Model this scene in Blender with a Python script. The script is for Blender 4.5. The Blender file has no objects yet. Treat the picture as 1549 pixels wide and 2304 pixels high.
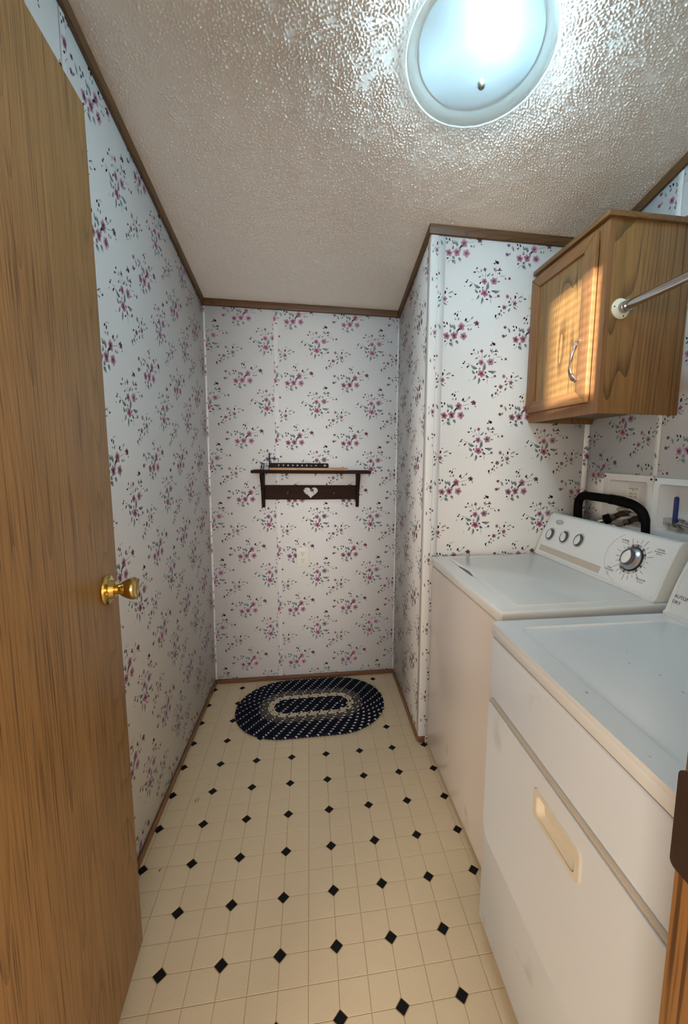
import bpy, bmesh, math, random
import numpy as np
from mathutils import Vector, Matrix

random.seed(4)
rng = np.random.default_rng(7)
scene = bpy.context.scene
COL = scene.collection
R = math.radians

# ------------------------------------------------------------------ camera
YAW, PITCH, ROLL = -0.145998, -0.119444, 0.011876
cam_d = bpy.data.cameras.new('camera')
cam_d.sensor_fit = 'VERTICAL'
cam_d.sensor_height = 36.0
cam_d.sensor_width = 36.0
cam_d.lens = 950.41 / 2304 * 36.0
cam_d.shift_x = (774.5 - 845.603) / 2304
cam_d.shift_y = (1137.953 - 1152.0) / 2304
cam_d.clip_start = 0.02
cam = bpy.data.objects.new('camera', cam_d)
COL.objects.link(cam)
_f = Vector((-math.sin(YAW) * math.cos(PITCH), math.cos(YAW) * math.cos(PITCH), math.sin(PITCH)))
_r = Vector((math.cos(YAW), math.sin(YAW), 0))
_u = _r.cross(_f)
_r2 = math.cos(ROLL) * _r + math.sin(ROLL) * _u
_u2 = -math.sin(ROLL) * _r + math.cos(ROLL) * _u
cam.matrix_world = Matrix(((_r2.x, _u2.x, -_f.x, 0.0), (_r2.y, _u2.y, -_f.y, 0.0), (_r2.z, _u2.z, -_f.z, 1.344), (0, 0, 0, 1)))
scene.camera = cam

# ------------------------------------------------------------------ world, lamps, exposure
world = bpy.data.worlds.new('world')
scene.world = world
world.use_nodes = True
world.node_tree.nodes['Background'].inputs['Color'].default_value = (0.86, 0.93, 1.0, 1)
world.node_tree.nodes['Background'].inputs['Strength'].default_value = 1.0

def area_lamp(name, loc, target, sx, sy, power, color):
    d = bpy.data.lights.new(name, 'AREA')
    d.shape = 'RECTANGLE'; d.size = sx; d.size_y = sy
    d.energy = power; d.color = color
    o = bpy.data.objects.new(name, d); COL.objects.link(o)
    o.location = loc
    o.rotation_euler = (Vector(target) - Vector(loc)).to_track_quat('-Z', 'Y').to_euler()
    return o

HALL_WARM = area_lamp('assumed_warm_hall_light', (-1.36, -1.45, 1.35), (0.45, 1.6, 0.75), 0.5, 1.2, 25.0, (1.0, 0.85, 0.68))  # assumed free-floating lamp, no window behind it; warms floor and machine fronts
HALL_FILL = area_lamp('added_hall_fill_light', (0.0, -4.3, 1.40), (0.0, 0.0, 1.40), 2.8, 1.5, 108.0, (1.0, 0.975, 0.945))  # added fill lamp behind the doorway, evens out brightness towards the back wall
SUN_DIR = Vector((0.60, 1.0, -0.07))
sd = bpy.data.lights.new('sun', 'SUN')
sd.energy = 25.0; sd.angle = R(0.38); sd.color = (1.0, 0.95, 0.86)
sun = bpy.data.objects.new('sun', sd); COL.objects.link(sun)
sun.rotation_euler = SUN_DIR.to_track_quat('-Z', 'Y').to_euler()
sun.location = (-4, -6, 3)

vs = scene.view_settings
scene.display_settings.display_device = 'sRGB'
vs.view_transform = 'Standard'
vs.look = 'None'
vs.exposure = 0.90
vs.gamma = 1.0
vs.use_curve_mapping = False
BULB_GLOW = 300.0

# ------------------------------------------------------------------ helpers
def lin(c):
    return tuple(((v / 255) / 12.92) if v / 255 <= 0.04045 else (((v / 255) + 0.055) / 1.055) ** 2.4 for v in c)

def mat(name, color, rough=0.5, metal=0.0, spec=0.5, coat=0.0, bump=None, mottle=None):
    m = bpy.data.materials.new(name); m.use_nodes = True
    nt = m.node_tree; b = nt.nodes['Principled BSDF']
    c = lin(color)
    b.inputs['Base Color'].default_value = (*c, 1)
    b.inputs['Roughness'].default_value = rough
    b.inputs['Metallic'].default_value = metal
    b.inputs['Specular IOR Level'].default_value = spec
    b.inputs['Coat Weight'].default_value = coat
    tc = nt.nodes.new('ShaderNodeTexCoord')
    if mottle:
        sc, amt = mottle
        n = nt.nodes.new('ShaderNodeTexNoise'); n.inputs['Scale'].default_value = sc; n.inputs['Detail'].default_value = 3
        nt.links.new(tc.outputs['Object'], n.inputs['Vector'])
        mx = nt.nodes.new('ShaderNodeMix'); mx.data_type = 'RGBA'
        mx.inputs['A'].default_value = (*[v * (1 - amt) for v in c], 1)
        mx.inputs['B'].default_value = (*[min(1, v * (1 + amt)) for v in c], 1)
        nt.links.new(n.outputs['Fac'], mx.inputs['Factor'])
        nt.links.new(mx.outputs['Result'], b.inputs['Base Color'])
    if bump:
        sc, st, dist = bump
        n = nt.nodes.new('ShaderNodeTexNoise'); n.inputs['Scale'].default_value = sc; n.inputs['Detail'].default_value = 2
        nt.links.new(tc.outputs['Object'], n.inputs['Vector'])
        bp = nt.nodes.new('ShaderNodeBump'); bp.inputs['Strength'].default_value = st; bp.inputs['Distance'].default_value = dist
        nt.links.new(n.outputs['Fac'], bp.inputs['Height'])
        nt.links.new(bp.outputs['Normal'], b.inputs['Normal'])
    return m

def wood(name, base, dark, axis='Z', across=4.0, along=0.42, lines=26, rough=0.42, pores=0.55, seed=0.0, line_amt=0.6, spec=0.4):
    """Oak grain: contour lines of a stretched noise make the cathedral figure, a finer stretched noise the pores."""
    m = bpy.data.materials.new(name); m.use_nodes = True
    nt = m.node_tree; b = nt.nodes['Principled BSDF']; N = nt.nodes.new; L = nt.links.new
    b.inputs['Roughness'].default_value = rough
    b.inputs['Specular IOR Level'].default_value = spec
    tc = N('ShaderNodeTexCoord')
    def stretched(a, l):
        mp = N('ShaderNodeMapping')
        s = [a, a, a]; s['XYZ'.index(axis)] = l
        mp.inputs['Scale'].default_value = s
        mp.inputs['Location'].default_value = (seed, seed * 1.7, seed * 0.6)
        L(tc.outputs['Object'], mp.inputs['Vector'])
        return mp.outputs['Vector']
    n1 = N('ShaderNodeTexNoise'); n1.inputs['Scale'].default_value = 1.0; n1.inputs['Detail'].default_value = 1.2; n1.inputs['Roughness'].default_value = 0.35
    n1.inputs['Distortion'].default_value = 0.15
    L(stretched(across, along), n1.inputs['Vector'])
    mu = N('ShaderNodeMath'); mu.operation = 'MULTIPLY'; mu.inputs[1].default_value = lines
    L(n1.outputs['Fac'], mu.inputs[0])
    fr = N('ShaderNodeMath'); fr.operation = 'FRACT'; L(mu.outputs[0], fr.inputs[0])
    rp = N('ShaderNodeValToRGB')
    e = rp.color_ramp.elements
    e[0].position = 0.0; e[0].color = (0.15, 0.15, 0.15, 1)
    e[1].position = 1.0; e[1].color = (1, 1, 1, 1)
    k = e.new(0.72); k.color = (0.25, 0.25, 0.25, 1)
    k = e.new(0.95); k.color = (0.85, 0.85, 0.85, 1)
    L(fr.outputs[0], rp.inputs['Fac'])
    n2 = N('ShaderNodeTexNoise'); n2.inputs['Scale'].default_value = 1.0; n2.inputs['Detail'].default_value = 3
    L(stretched(260, 5), n2.inputs['Vector'])
    r2 = N('ShaderNodeMapRange'); r2.inputs['From Min'].default_value = 0.5; r2.inputs['From Max'].default_value = 0.72
    L(n2.outputs['Fac'], r2.inputs['Value'])
    n3 = N('ShaderNodeTexNoise'); n3.inputs['Scale'].default_value = 1.0; n3.inputs['Detail'].default_value = 2
    L(stretched(28, 0.8), n3.inputs['Vector'])
    a1 = N('ShaderNodeMath'); a1.operation = 'MULTIPLY'; a1.inputs[1].default_value = line_amt; L(rp.outputs['Color'], a1.inputs[0])
    a2 = N('ShaderNodeMath'); a2.operation = 'MULTIPLY_ADD'; a2.inputs[1].default_value = pores; L(r2.outputs['Result'], a2.inputs[0]); L(a1.outputs[0], a2.inputs[2])
    a3 = N('ShaderNodeMath'); a3.operation = 'MULTIPLY_ADD'; a3.inputs[1].default_value = 0.6; L(n3.outputs['Fac'], a3.inputs[0]); L(a2.outputs[0], a3.inputs[2])
    a4 = N('ShaderNodeMath'); a4.operation = 'SUBTRACT'; a4.inputs[1].default_value = 0.25; a4.use_clamp = True; L(a3.outputs[0], a4.inputs[0])
    mx = N('ShaderNodeMix'); mx.data_type = 'RGBA'
    mx.inputs['A'].default_value = (*lin(base), 1); mx.inputs['B'].default_value = (*lin(dark), 1)
    L(a4.outputs[0], mx.inputs['Factor'])
    L(mx.outputs['Result'], b.inputs['Base Color'])
    bp = N('ShaderNodeBump'); bp.inputs['Strength'].default_value = 0.12; bp.inputs['Distance'].default_value = 0.0006; bp.invert = True
    L(a4.outputs[0], bp.inputs['Height']); L(bp.outputs['Normal'], b.inputs['Normal'])
    return m

def link(o, parent=None):
    COL.objects.link(o)
    if parent is not None:
        o.parent = parent
    return o

def tag(o, label, cat, group=None, kind=None):
    if label: o['label'] = label
    if cat: o['category'] = cat
    if group: o['group'] = group
    if kind: o['kind'] = kind
    return o

def thing(name, label, cat, loc=(0, 0, 0), rotz=0.0, group=None, rot=None):
    o = bpy.data.objects.new(name, None)
    o.empty_display_size = 0.1
    o.location = loc
    o.rotation_euler = rot if rot else (0, 0, rotz)
    link(o)
    return tag(o, label, cat, group)

class MB:
    """Collects shapes; build() links them as ONE mesh object."""
    def __init__(self):
        self.bm = bmesh.new()
    def box(self, x0, x1, y0, y1, z0, z1, bev=0.0, seg=2):
        b = bmesh.new()
        bmesh.ops.create_cube(b, size=1.0)
        for v in b.verts:
            v.co = Vector((x0 + (v.co.x + .5) * (x1 - x0), y0 + (v.co.y + .5) * (y1 - y0), z0 + (v.co.z + .5) * (z1 - z0)))
        if bev:
            bmesh.ops.bevel(b, geom=list(b.edges), offset=bev, segments=seg, profile=0.5, affect='EDGES', clamp_overlap=True)
        return self._merge(b)
    def _merge(self, b, M=None):
        if M is not None:
            b.transform(M)
        me = bpy.data.meshes.new('tmp'); b.to_mesh(me); b.free()
        self.bm.from_mesh(me); bpy.data.meshes.remove(me)
        return self
    def hexa(self, p, bev=0.0):
        """p: bottom four then top four, both counter-clockwise."""
        b = bmesh.new()
        v = [b.verts.new(q) for q in p]
        for f in ((3, 2, 1, 0), (4, 5, 6, 7), (0, 1, 5, 4), (1, 2, 6, 5), (2, 3, 7, 6), (3, 0, 4, 7)):
            b.faces.new([v[i] for i in f])
        bmesh.ops.recalc_face_normals(b, faces=b.faces)
        if bev:
            bmesh.ops.bevel(b, geom=list(b.edges), offset=bev, segments=2, profile=0.5, affect='EDGES', clamp_overlap=True)
        return self._merge(b)
    def prism(self, poly, fn, d0, d1, bev=0.0):
        """poly: 2-D outline, fn(a, b, d) -> point."""
        b = bmesh.new()
        n = len(poly)
        lo = [b.verts.new(fn(x, y, d0)) for x, y in poly]
        hi = [b.verts.new(fn(x, y, d1)) for x, y in poly]
        b.faces.new(lo[::-1]); b.faces.new(hi)
        for i in range(n):
            b.faces.new((lo[i], lo[(i + 1) % n], hi[(i + 1) % n], hi[i]))
        bmesh.ops.recalc_face_normals(b, faces=b.faces)
        if bev:
            ed = [e for e in b.edges if e.calc_face_angle(0) > 0.5]
            bmesh.ops.bevel(b, geom=ed, offset=bev, segments=2, profile=0.5, affect='EDGES', clamp_overlap=True)
        return self._merge(b)
    def lathe(self, prof, n=32, M=None, arc=None):
        """prof: [(r, h)] turned about z."""
        b = bmesh.new()
        rings = []
        for r, h in prof:
            if r < 1e-6:
                rings.append([b.verts.new((0, 0, h))])
            else:
                rings.append([b.verts.new((r * math.cos(2 * math.pi * i / n), r * math.sin(2 * math.pi * i / n), h)) for i in range(n)])
        for a, c in zip(rings[:-1], rings[1:]):
            for i in range(n):
                j = (i + 1) % n
                if len(a) == 1 and len(c) == 1: continue
                if len(a) == 1: b.faces.new((a[0], c[j], c[i]))
                elif len(c) == 1: b.faces.new((a[i], a[j], c[0]))
                else: b.faces.new((a[i], a[j], c[j], c[i]))
        bmesh.ops.recalc_face_normals(b, faces=b.faces)
        return self._merge(b, M)
    def tube(self, path, rad, n=12, closed=False):
        b = bmesh.new()
        P = [Vector(q) for q in path]; m = len(P)
        rr = rad if isinstance(rad, (list, tuple)) else [rad] * m
        rings = []; up = None
        for i in range(m):
            t = (P[(i + 1) % m] - P[i - 1]) if closed else (P[min(i + 1, m - 1)] - P[max(i - 1, 0)])
            t.normalize()
            if up is None:
                up = Vector((0, 0, 1)) if abs(t.z) < 0.9 else Vector((1, 0, 0))
            s = t.cross(up); s.normalize(); up = s.cross(t); up.normalize()
            rings.append([b.verts.new(P[i] + rr[i] * (math.cos(2 * math.pi * k / n) * s + math.sin(2 * math.pi * k / n) * up)) for k in range(n)])
        for i in range(m if closed else m - 1):
            a, c = rings[i], rings[(i + 1) % m]
            for k in range(n):
                b.faces.new((a[k], a[(k + 1) % n], c[(k + 1) % n], c[k]))
        if not closed:
            b.faces.new(rings[0][::-1]); b.faces.new(rings[-1])
        bmesh.ops.recalc_face_normals(b, faces=b.faces)
        return self._merge(b)
    def build(self, name, m, parent=None, smooth=True, loc=None, rot=None):
        me = bpy.data.meshes.new(name)
        self.bm.to_mesh(me); self.bm.free()
        me.materials.append(m)
        if smooth:
            me.shade_smooth()
            me.set_sharp_from_angle(angle=R(38))
        o = bpy.data.objects.new(name, me)
        if loc: o.location = loc
        if rot: o.rotation_euler = rot
        return link(o, parent)

def rounded(x0, x1, y0, y1, r, n=5):
    out = []
    for cx, cy, a0 in ((x1 - r, y1 - r, 0), (x0 + r, y1 - r, 90), (x0 + r, y0 + r, 180), (x1 - r, y0 + r, 270)):
        for i in range(n + 1):
            a = R(a0 + 90 * i / n)
            out.append((cx + r * math.cos(a), cy + r * math.sin(a)))
    return out

def pierced(name, outline, holes, fn, d0, d1, m, parent=None, bev=0.0):
    """A plate with holes: outline and holes filled as a flat shape, then given thickness; fn(a, b, d) places it."""
    cu = bpy.data.curves.new('tmp', 'CURVE'); cu.dimensions = '2D'; cu.fill_mode = 'BOTH'; cu.extrude = 0.5
    if bev:
        cu.bevel_depth = bev; cu.bevel_resolution = 2; cu.offset = -bev
    for pl in [outline] + list(holes):
        sp = cu.splines.new('POLY'); sp.points.add(len(pl) - 1); sp.use_cyclic_u = True
        for p, q in zip(sp.points, pl): p.co = (q[0], q[1], 0, 1)
    o = bpy.data.objects.new('tmp', cu); COL.objects.link(o)
    dg = bpy.context.evaluated_depsgraph_get(); dg.update()
    me = bpy.data.meshes.new_from_object(o.evaluated_get(dg))
    bpy.data.objects.remove(o); bpy.data.curves.remove(cu)
    h = 0.5 + bev
    for v in me.vertices:
        v.co = Vector(fn(v.co.x, v.co.y, d0 + (v.co.z + h) / (2 * h) * (d1 - d0)))
    b = bmesh.new(); b.from_mesh(me)
    bmesh.ops.remove_doubles(b, verts=b.verts, dist=1e-6)
    bmesh.ops.recalc_face_normals(b, faces=b.faces)
    b.to_mesh(me); b.free()
    me.name = name; me.materials.clear(); me.materials.append(m)
    me.shade_smooth(); me.set_sharp_from_angle(angle=R(35))
    return link(bpy.data.objects.new(name, me), parent)

def text(name, body, size, fn, m, parent, align='CENTER', depth=0.0002):
    """Printed lettering as a thin mesh; fn(a, b, d) places the flat text."""
    cu = bpy.data.curves.new('tmp', 'FONT'); cu.body = body; cu.size = size; cu.align_x = align; cu.align_y = 'CENTER'
    cu.extrude = 0.5; cu.resolution_u = 3
    o = bpy.data.objects.new('tmp', cu); COL.objects.link(o)
    dg = bpy.context.evaluated_depsgraph_get(); dg.update()
    me = bpy.data.meshes.new_from_object(o.evaluated_get(dg))
    bpy.data.objects.remove(o); bpy.data.curves.remove(cu)
    for v in me.vertices:
        v.co = Vector(fn(v.co.x, v.co.y, (v.co.z + 0.5) * depth))
    me.name = name; me.materials.clear(); me.materials.append(m)
    return link(bpy.data.objects.new(name, me), parent)

def align(o, d):
    """Matrix with origin o whose z axis is d."""
    q = Vector(d).to_track_quat('Z', 'Y')
    return Matrix.Translation(Vector(o)) @ q.to_matrix().to_4x4()

# ------------------------------------------------------------------ materials
M = {}
M['door_oak'] = wood('door_oak', (168, 126, 72), (104, 70, 32), 'Z', across=5.0, along=0.26, lines=58, seed=3.1, pores=0.9, line_amt=0.5)
M['cab_oak'] = wood('cabinet_oak', (150, 112, 66), (76, 52, 28), 'Z', across=5.0, along=0.5, lines=26, seed=8.3, pores=0.45, line_amt=0.75)
M['cab_oak_panel'] = wood('cabinet_panel_oak', (158, 120, 72), (78, 52, 28), 'Z', across=6.0, along=0.55, lines=30, seed=1.6, pores=0.45, line_amt=0.75)
M['cab_frame_v'] = wood('cabinet_frame_upright_oak', (142, 100, 62), (98, 66, 38), 'Z', across=10, along=0.6, lines=10, seed=5.2, line_amt=0.4)
M['cab_frame_y'] = wood('cabinet_frame_level_oak', (142, 100, 62), (98, 66, 38), 'Y', across=10, along=0.6, lines=10, seed=2.2, line_amt=0.4)
M['cab_top'] = wood('cabinet_top_oak', (126, 92, 54), (82, 56, 30), 'Y', across=10, along=0.6, lines=10, seed=4.2)
M['trim_x'] = wood('trim_wood_x', (104, 72, 44), (62, 41, 24), 'X', across=14, along=1.3, lines=16, seed=6.0, rough=0.5, line_amt=0.8)
M['trim_y'] = wood('trim_wood_y', (106, 76, 46), (70, 48, 28), 'Y', across=14, along=1.3, lines=14, seed=9.0, rough=0.5)
M['base_x'] = wood('baseboard_wood_x', (112, 74, 48), (70, 44, 28), 'X', across=14, along=1.2, lines=8, seed=1.0)
M['base_y'] = wood('baseboard_wood_y', (138, 98, 62), (92, 62, 38), 'Y', across=14, along=1.2, lines=8, seed=2.0)
M['jamb_oak'] = wood('jamb_oak', (162, 116, 62), (86, 56, 28), 'Z', across=16, along=0.6, lines=14, seed=2.9, pores=0.9)
M['shelf_x'] = wood('shelf_dark_wood_x', (50, 30, 22), (26, 15, 11), 'X', across=12, along=1.2, lines=10, seed=3.0, rough=0.6, spec=0.12)
M['shelf_z'] = wood('shelf_dark_wood_z', (46, 26, 21), (24, 13, 10), 'Z', across=12, along=1.2, lines=8, seed=5.0, rough=0.6, spec=0.12)
M['peg'] = wood('peg_wood', (58, 38, 27), (36, 23, 17), 'Y', across=20, along=3, lines=5, seed=1.5)
M['light_board'] = wood('pale_board_wood', (206, 160, 112), (170, 122, 80), 'X', across=14, along=1.0, lines=8, seed=7.5)
M['white'] = mat('white_enamel', (226, 220, 216), 0.28, coat=0.3, mottle=(3.0, 0.012), bump=(220, 0.04, 0.0004))
M['white_top'] = mat('white_enamel_top', (234, 235, 234), 0.25, coat=0.3, mottle=(4.0, 0.012))
M['console'] = mat('console_white', (226, 228, 229), 0.35, mottle=(4.0, 0.01))
M['cream'] = mat('cream_plastic', (224, 225, 221), 0.4, mottle=(5.0, 0.015))
M['handle_cream'] = mat('handle_cream_plastic', (222, 215, 197), 0.4, mottle=(20.0, 0.03))
M['band'] = mat('console_band_taupe', (192, 182, 170), 0.45, mottle=(30.0, 0.03))
M['knob_grey'] = mat('knob_grey', (74, 74, 80), 0.35, mottle=(60.0, 0.05))
M['knob_ring'] = mat('knob_ring_grey', (190, 192, 196), 0.35, mottle=(60.0, 0.03))
M['black'] = mat('black_rubber', (8, 8, 9), 0.75, spec=0.12, bump=(120, 0.3, 0.001))
M['ink'] = mat('grey_ink', (92, 92, 98), 0.7, mottle=(50, 0.05))
M['ink_dark'] = mat('dark_ink', (52, 52, 58), 0.7, mottle=(50, 0.05))
M['seam_light'] = mat('door_gap_grey', (172, 166, 158), 0.6, mottle=(40, 0.05))
M['gasket'] = mat('gasket_taupe', (196, 180, 160), 0.6, mottle=(40, 0.04))
M['seam'] = mat('shadow_seam_plastic', (118, 104, 90), 0.7, mottle=(40, 0.05))
M['chrome'] = mat('chrome', (200, 200, 204), 0.16, metal=1.0, bump=(60, 0.03, 0.0005))
M['silver'] = mat('brushed_silver', (190, 190, 194), 0.3, metal=1.0, bump=(300, 0.1, 0.0003))
M['brass'] = mat('polished_brass', (206, 182, 112), 0.14, metal=1.0, bump=(25, 0.03, 0.001))
M['old_brass'] = mat('old_brass', (106, 98, 88), 0.42, metal=0.8, bump=(90, 0.3, 0.001), mottle=(70, 0.25))
M['bronze'] = mat('dark_bronze_plate', (64, 50, 43), 0.42, metal=0.4, bump=(200, 0.15, 0.0006), mottle=(60, 0.2))
M['hinge'] = mat('pale_brass_hinge', (222, 214, 190), 0.35, metal=0.4, mottle=(80, 0.05))
M['flange'] = mat('ivory_plastic', (228, 226, 206), 0.4, mottle=(20, 0.02))
M['box_white'] = mat('outlet_box_white', (222, 224, 226), 0.45, mottle=(10, 0.015))
M['grey_hose'] = mat('grey_hose', (122, 116, 110), 0.5, bump=(300, 0.3, 0.001), mottle=(60, 0.08))
M['blue_grip'] = mat('blue_grip', (34, 42, 108), 0.45, mottle=(60, 0.1))
M['valve_handle'] = mat('valve_handle_grey', (176, 172, 156), 0.4, metal=0.4, mottle=(60, 0.1))
M['paper'] = mat('paper_label', (232, 230, 220), 0.8, mottle=(60, 0.02))
M['almond'] = mat('almond_plastic', (234, 229, 219), 0.45, mottle=(30, 0.015))
M['screw_black'] = mat('black_screw', (26, 24, 26), 0.5, metal=0.3, mottle=(200, 0.2))
M['black_metal'] = mat('black_painted_metal', (22, 18, 17), 0.6, spec=0.15, mottle=(90, 0.2))
M['clip_grey'] = mat('grey_plastic', (140, 140, 138), 0.35, mottle=(60, 0.06))
M['tile'] = mat('vinyl_tile', (206, 189, 159), 0.4, spec=0.4, mottle=(160, 0.06), bump=(350, 0.12, 0.0004))
M['grout'] = mat('vinyl_joint', (176, 154, 122), 0.6, mottle=(30, 0.06))
M['diamond'] = mat('black_inset', (16, 15, 16), 0.6, spec=0.18, mottle=(90, 0.5), bump=(260, 0.3, 0.0004))
M['hall_floor'] = mat('hall_carpet', (176, 150, 118), 0.9, bump=(400, 0.4, 0.002), mottle=(40, 0.1))
M['hall_wall'] = mat('hall_wall_paint', (222, 206, 184), 0.8, mottle=(2, 0.02))
M['slat'] = mat('blind_slat', (232, 224, 206), 0.5, mottle=(10, 0.02))

def speckled_white(name, base, spot, scale, lo, hi, stretch=(1, 1, 1), rough=0.28):
    """White enamel with marks of its own: scuffs or chips."""
    m = mat(name, base, rough, coat=0.25)
    nt = m.node_tree; b = nt.nodes['Principled BSDF']; N = nt.nodes.new; L = nt.links.new
    tc = N('ShaderNodeTexCoord'); mp = N('ShaderNodeMapping'); mp.inputs['Scale'].default_value = stretch
    L(tc.outputs['Object'], mp.inputs['Vector'])
    n = N('ShaderNodeTexNoise'); n.inputs['Scale'].default_value = scale; n.inputs['Detail'].default_value = 2.0; n.inputs['Roughness'].default_value = 0.5
    L(mp.outputs['Vector'], n.inputs['Vector'])
    r = N('ShaderNodeMapRange'); r.inputs['From Min'].default_value = lo; r.inputs['From Max'].default_value = hi
    L(n.outputs['Fac'], r.inputs['Value'])
    mx = N('ShaderNodeMix'); mx.data_type = 'RGBA'
    mx.inputs['A'].default_value = (*lin(base), 1); mx.inputs['B'].default_value = (*lin(spot), 1)
    L(r.outputs['Result'], mx.inputs['Factor']); L(mx.outputs['Result'], b.inputs['Base Color'])
    return m
M['dryer_front'] = speckled_white('dryer_front_enamel', (222, 231, 242), (196, 198, 202), 7.0, 0.68, 0.80)
M['dryer_top'] = speckled_white('dryer_top_enamel', (228, 233, 237), (150, 146, 138), 60.0, 0.745, 0.77, (1, 0.4, 1), 0.3)
M['washer_front'] = speckled_white('washer_front_enamel', (226, 218, 212), (186, 180, 178), 8.0, 0.68, 0.80)

def paper_material(name):
    m = bpy.data.materials.new(name); m.use_nodes = True
    nt = m.node_tree; b = nt.nodes['Principled BSDF']; N = nt.nodes.new; L = nt.links.new
    a = N('ShaderNodeVertexColor'); a.layer_name = 'Col'
    L(a.outputs['Color'], b.inputs['Base Color'])
    b.inputs['Roughness'].default_value = 0.55
    b.inputs['Specular IOR Level'].default_value = 0.25
    tc = N('ShaderNodeTexCoord')
    n = N('ShaderNodeTexNoise'); n.inputs['Scale'].default_value = 320; n.inputs['Detail'].default_value = 2
    L(tc.outputs['Object'], n.inputs['Vector'])
    bp = N('ShaderNodeBump'); bp.inputs['Strength'].default_value = 0.12; bp.inputs['Distance'].default_value = 0.0006
    L(n.outputs['Fac'], bp.inputs['Height']); L(bp.outputs['Normal'], b.inputs['Normal'])
    return m
M['wallpaper'] = paper_material('floral_wallpaper')
PAPER = lin((236, 235, 234))

# ------------------------------------------------------------------ room measures
XL, YB, XS, YA, XR, YF = -0.5776, 2.4482, 0.4841, 1.7978, 1.2503, 0.275
def ceil_z(x, y): return 2.6411 - 0.00434 * x - 0.20045 * y

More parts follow.
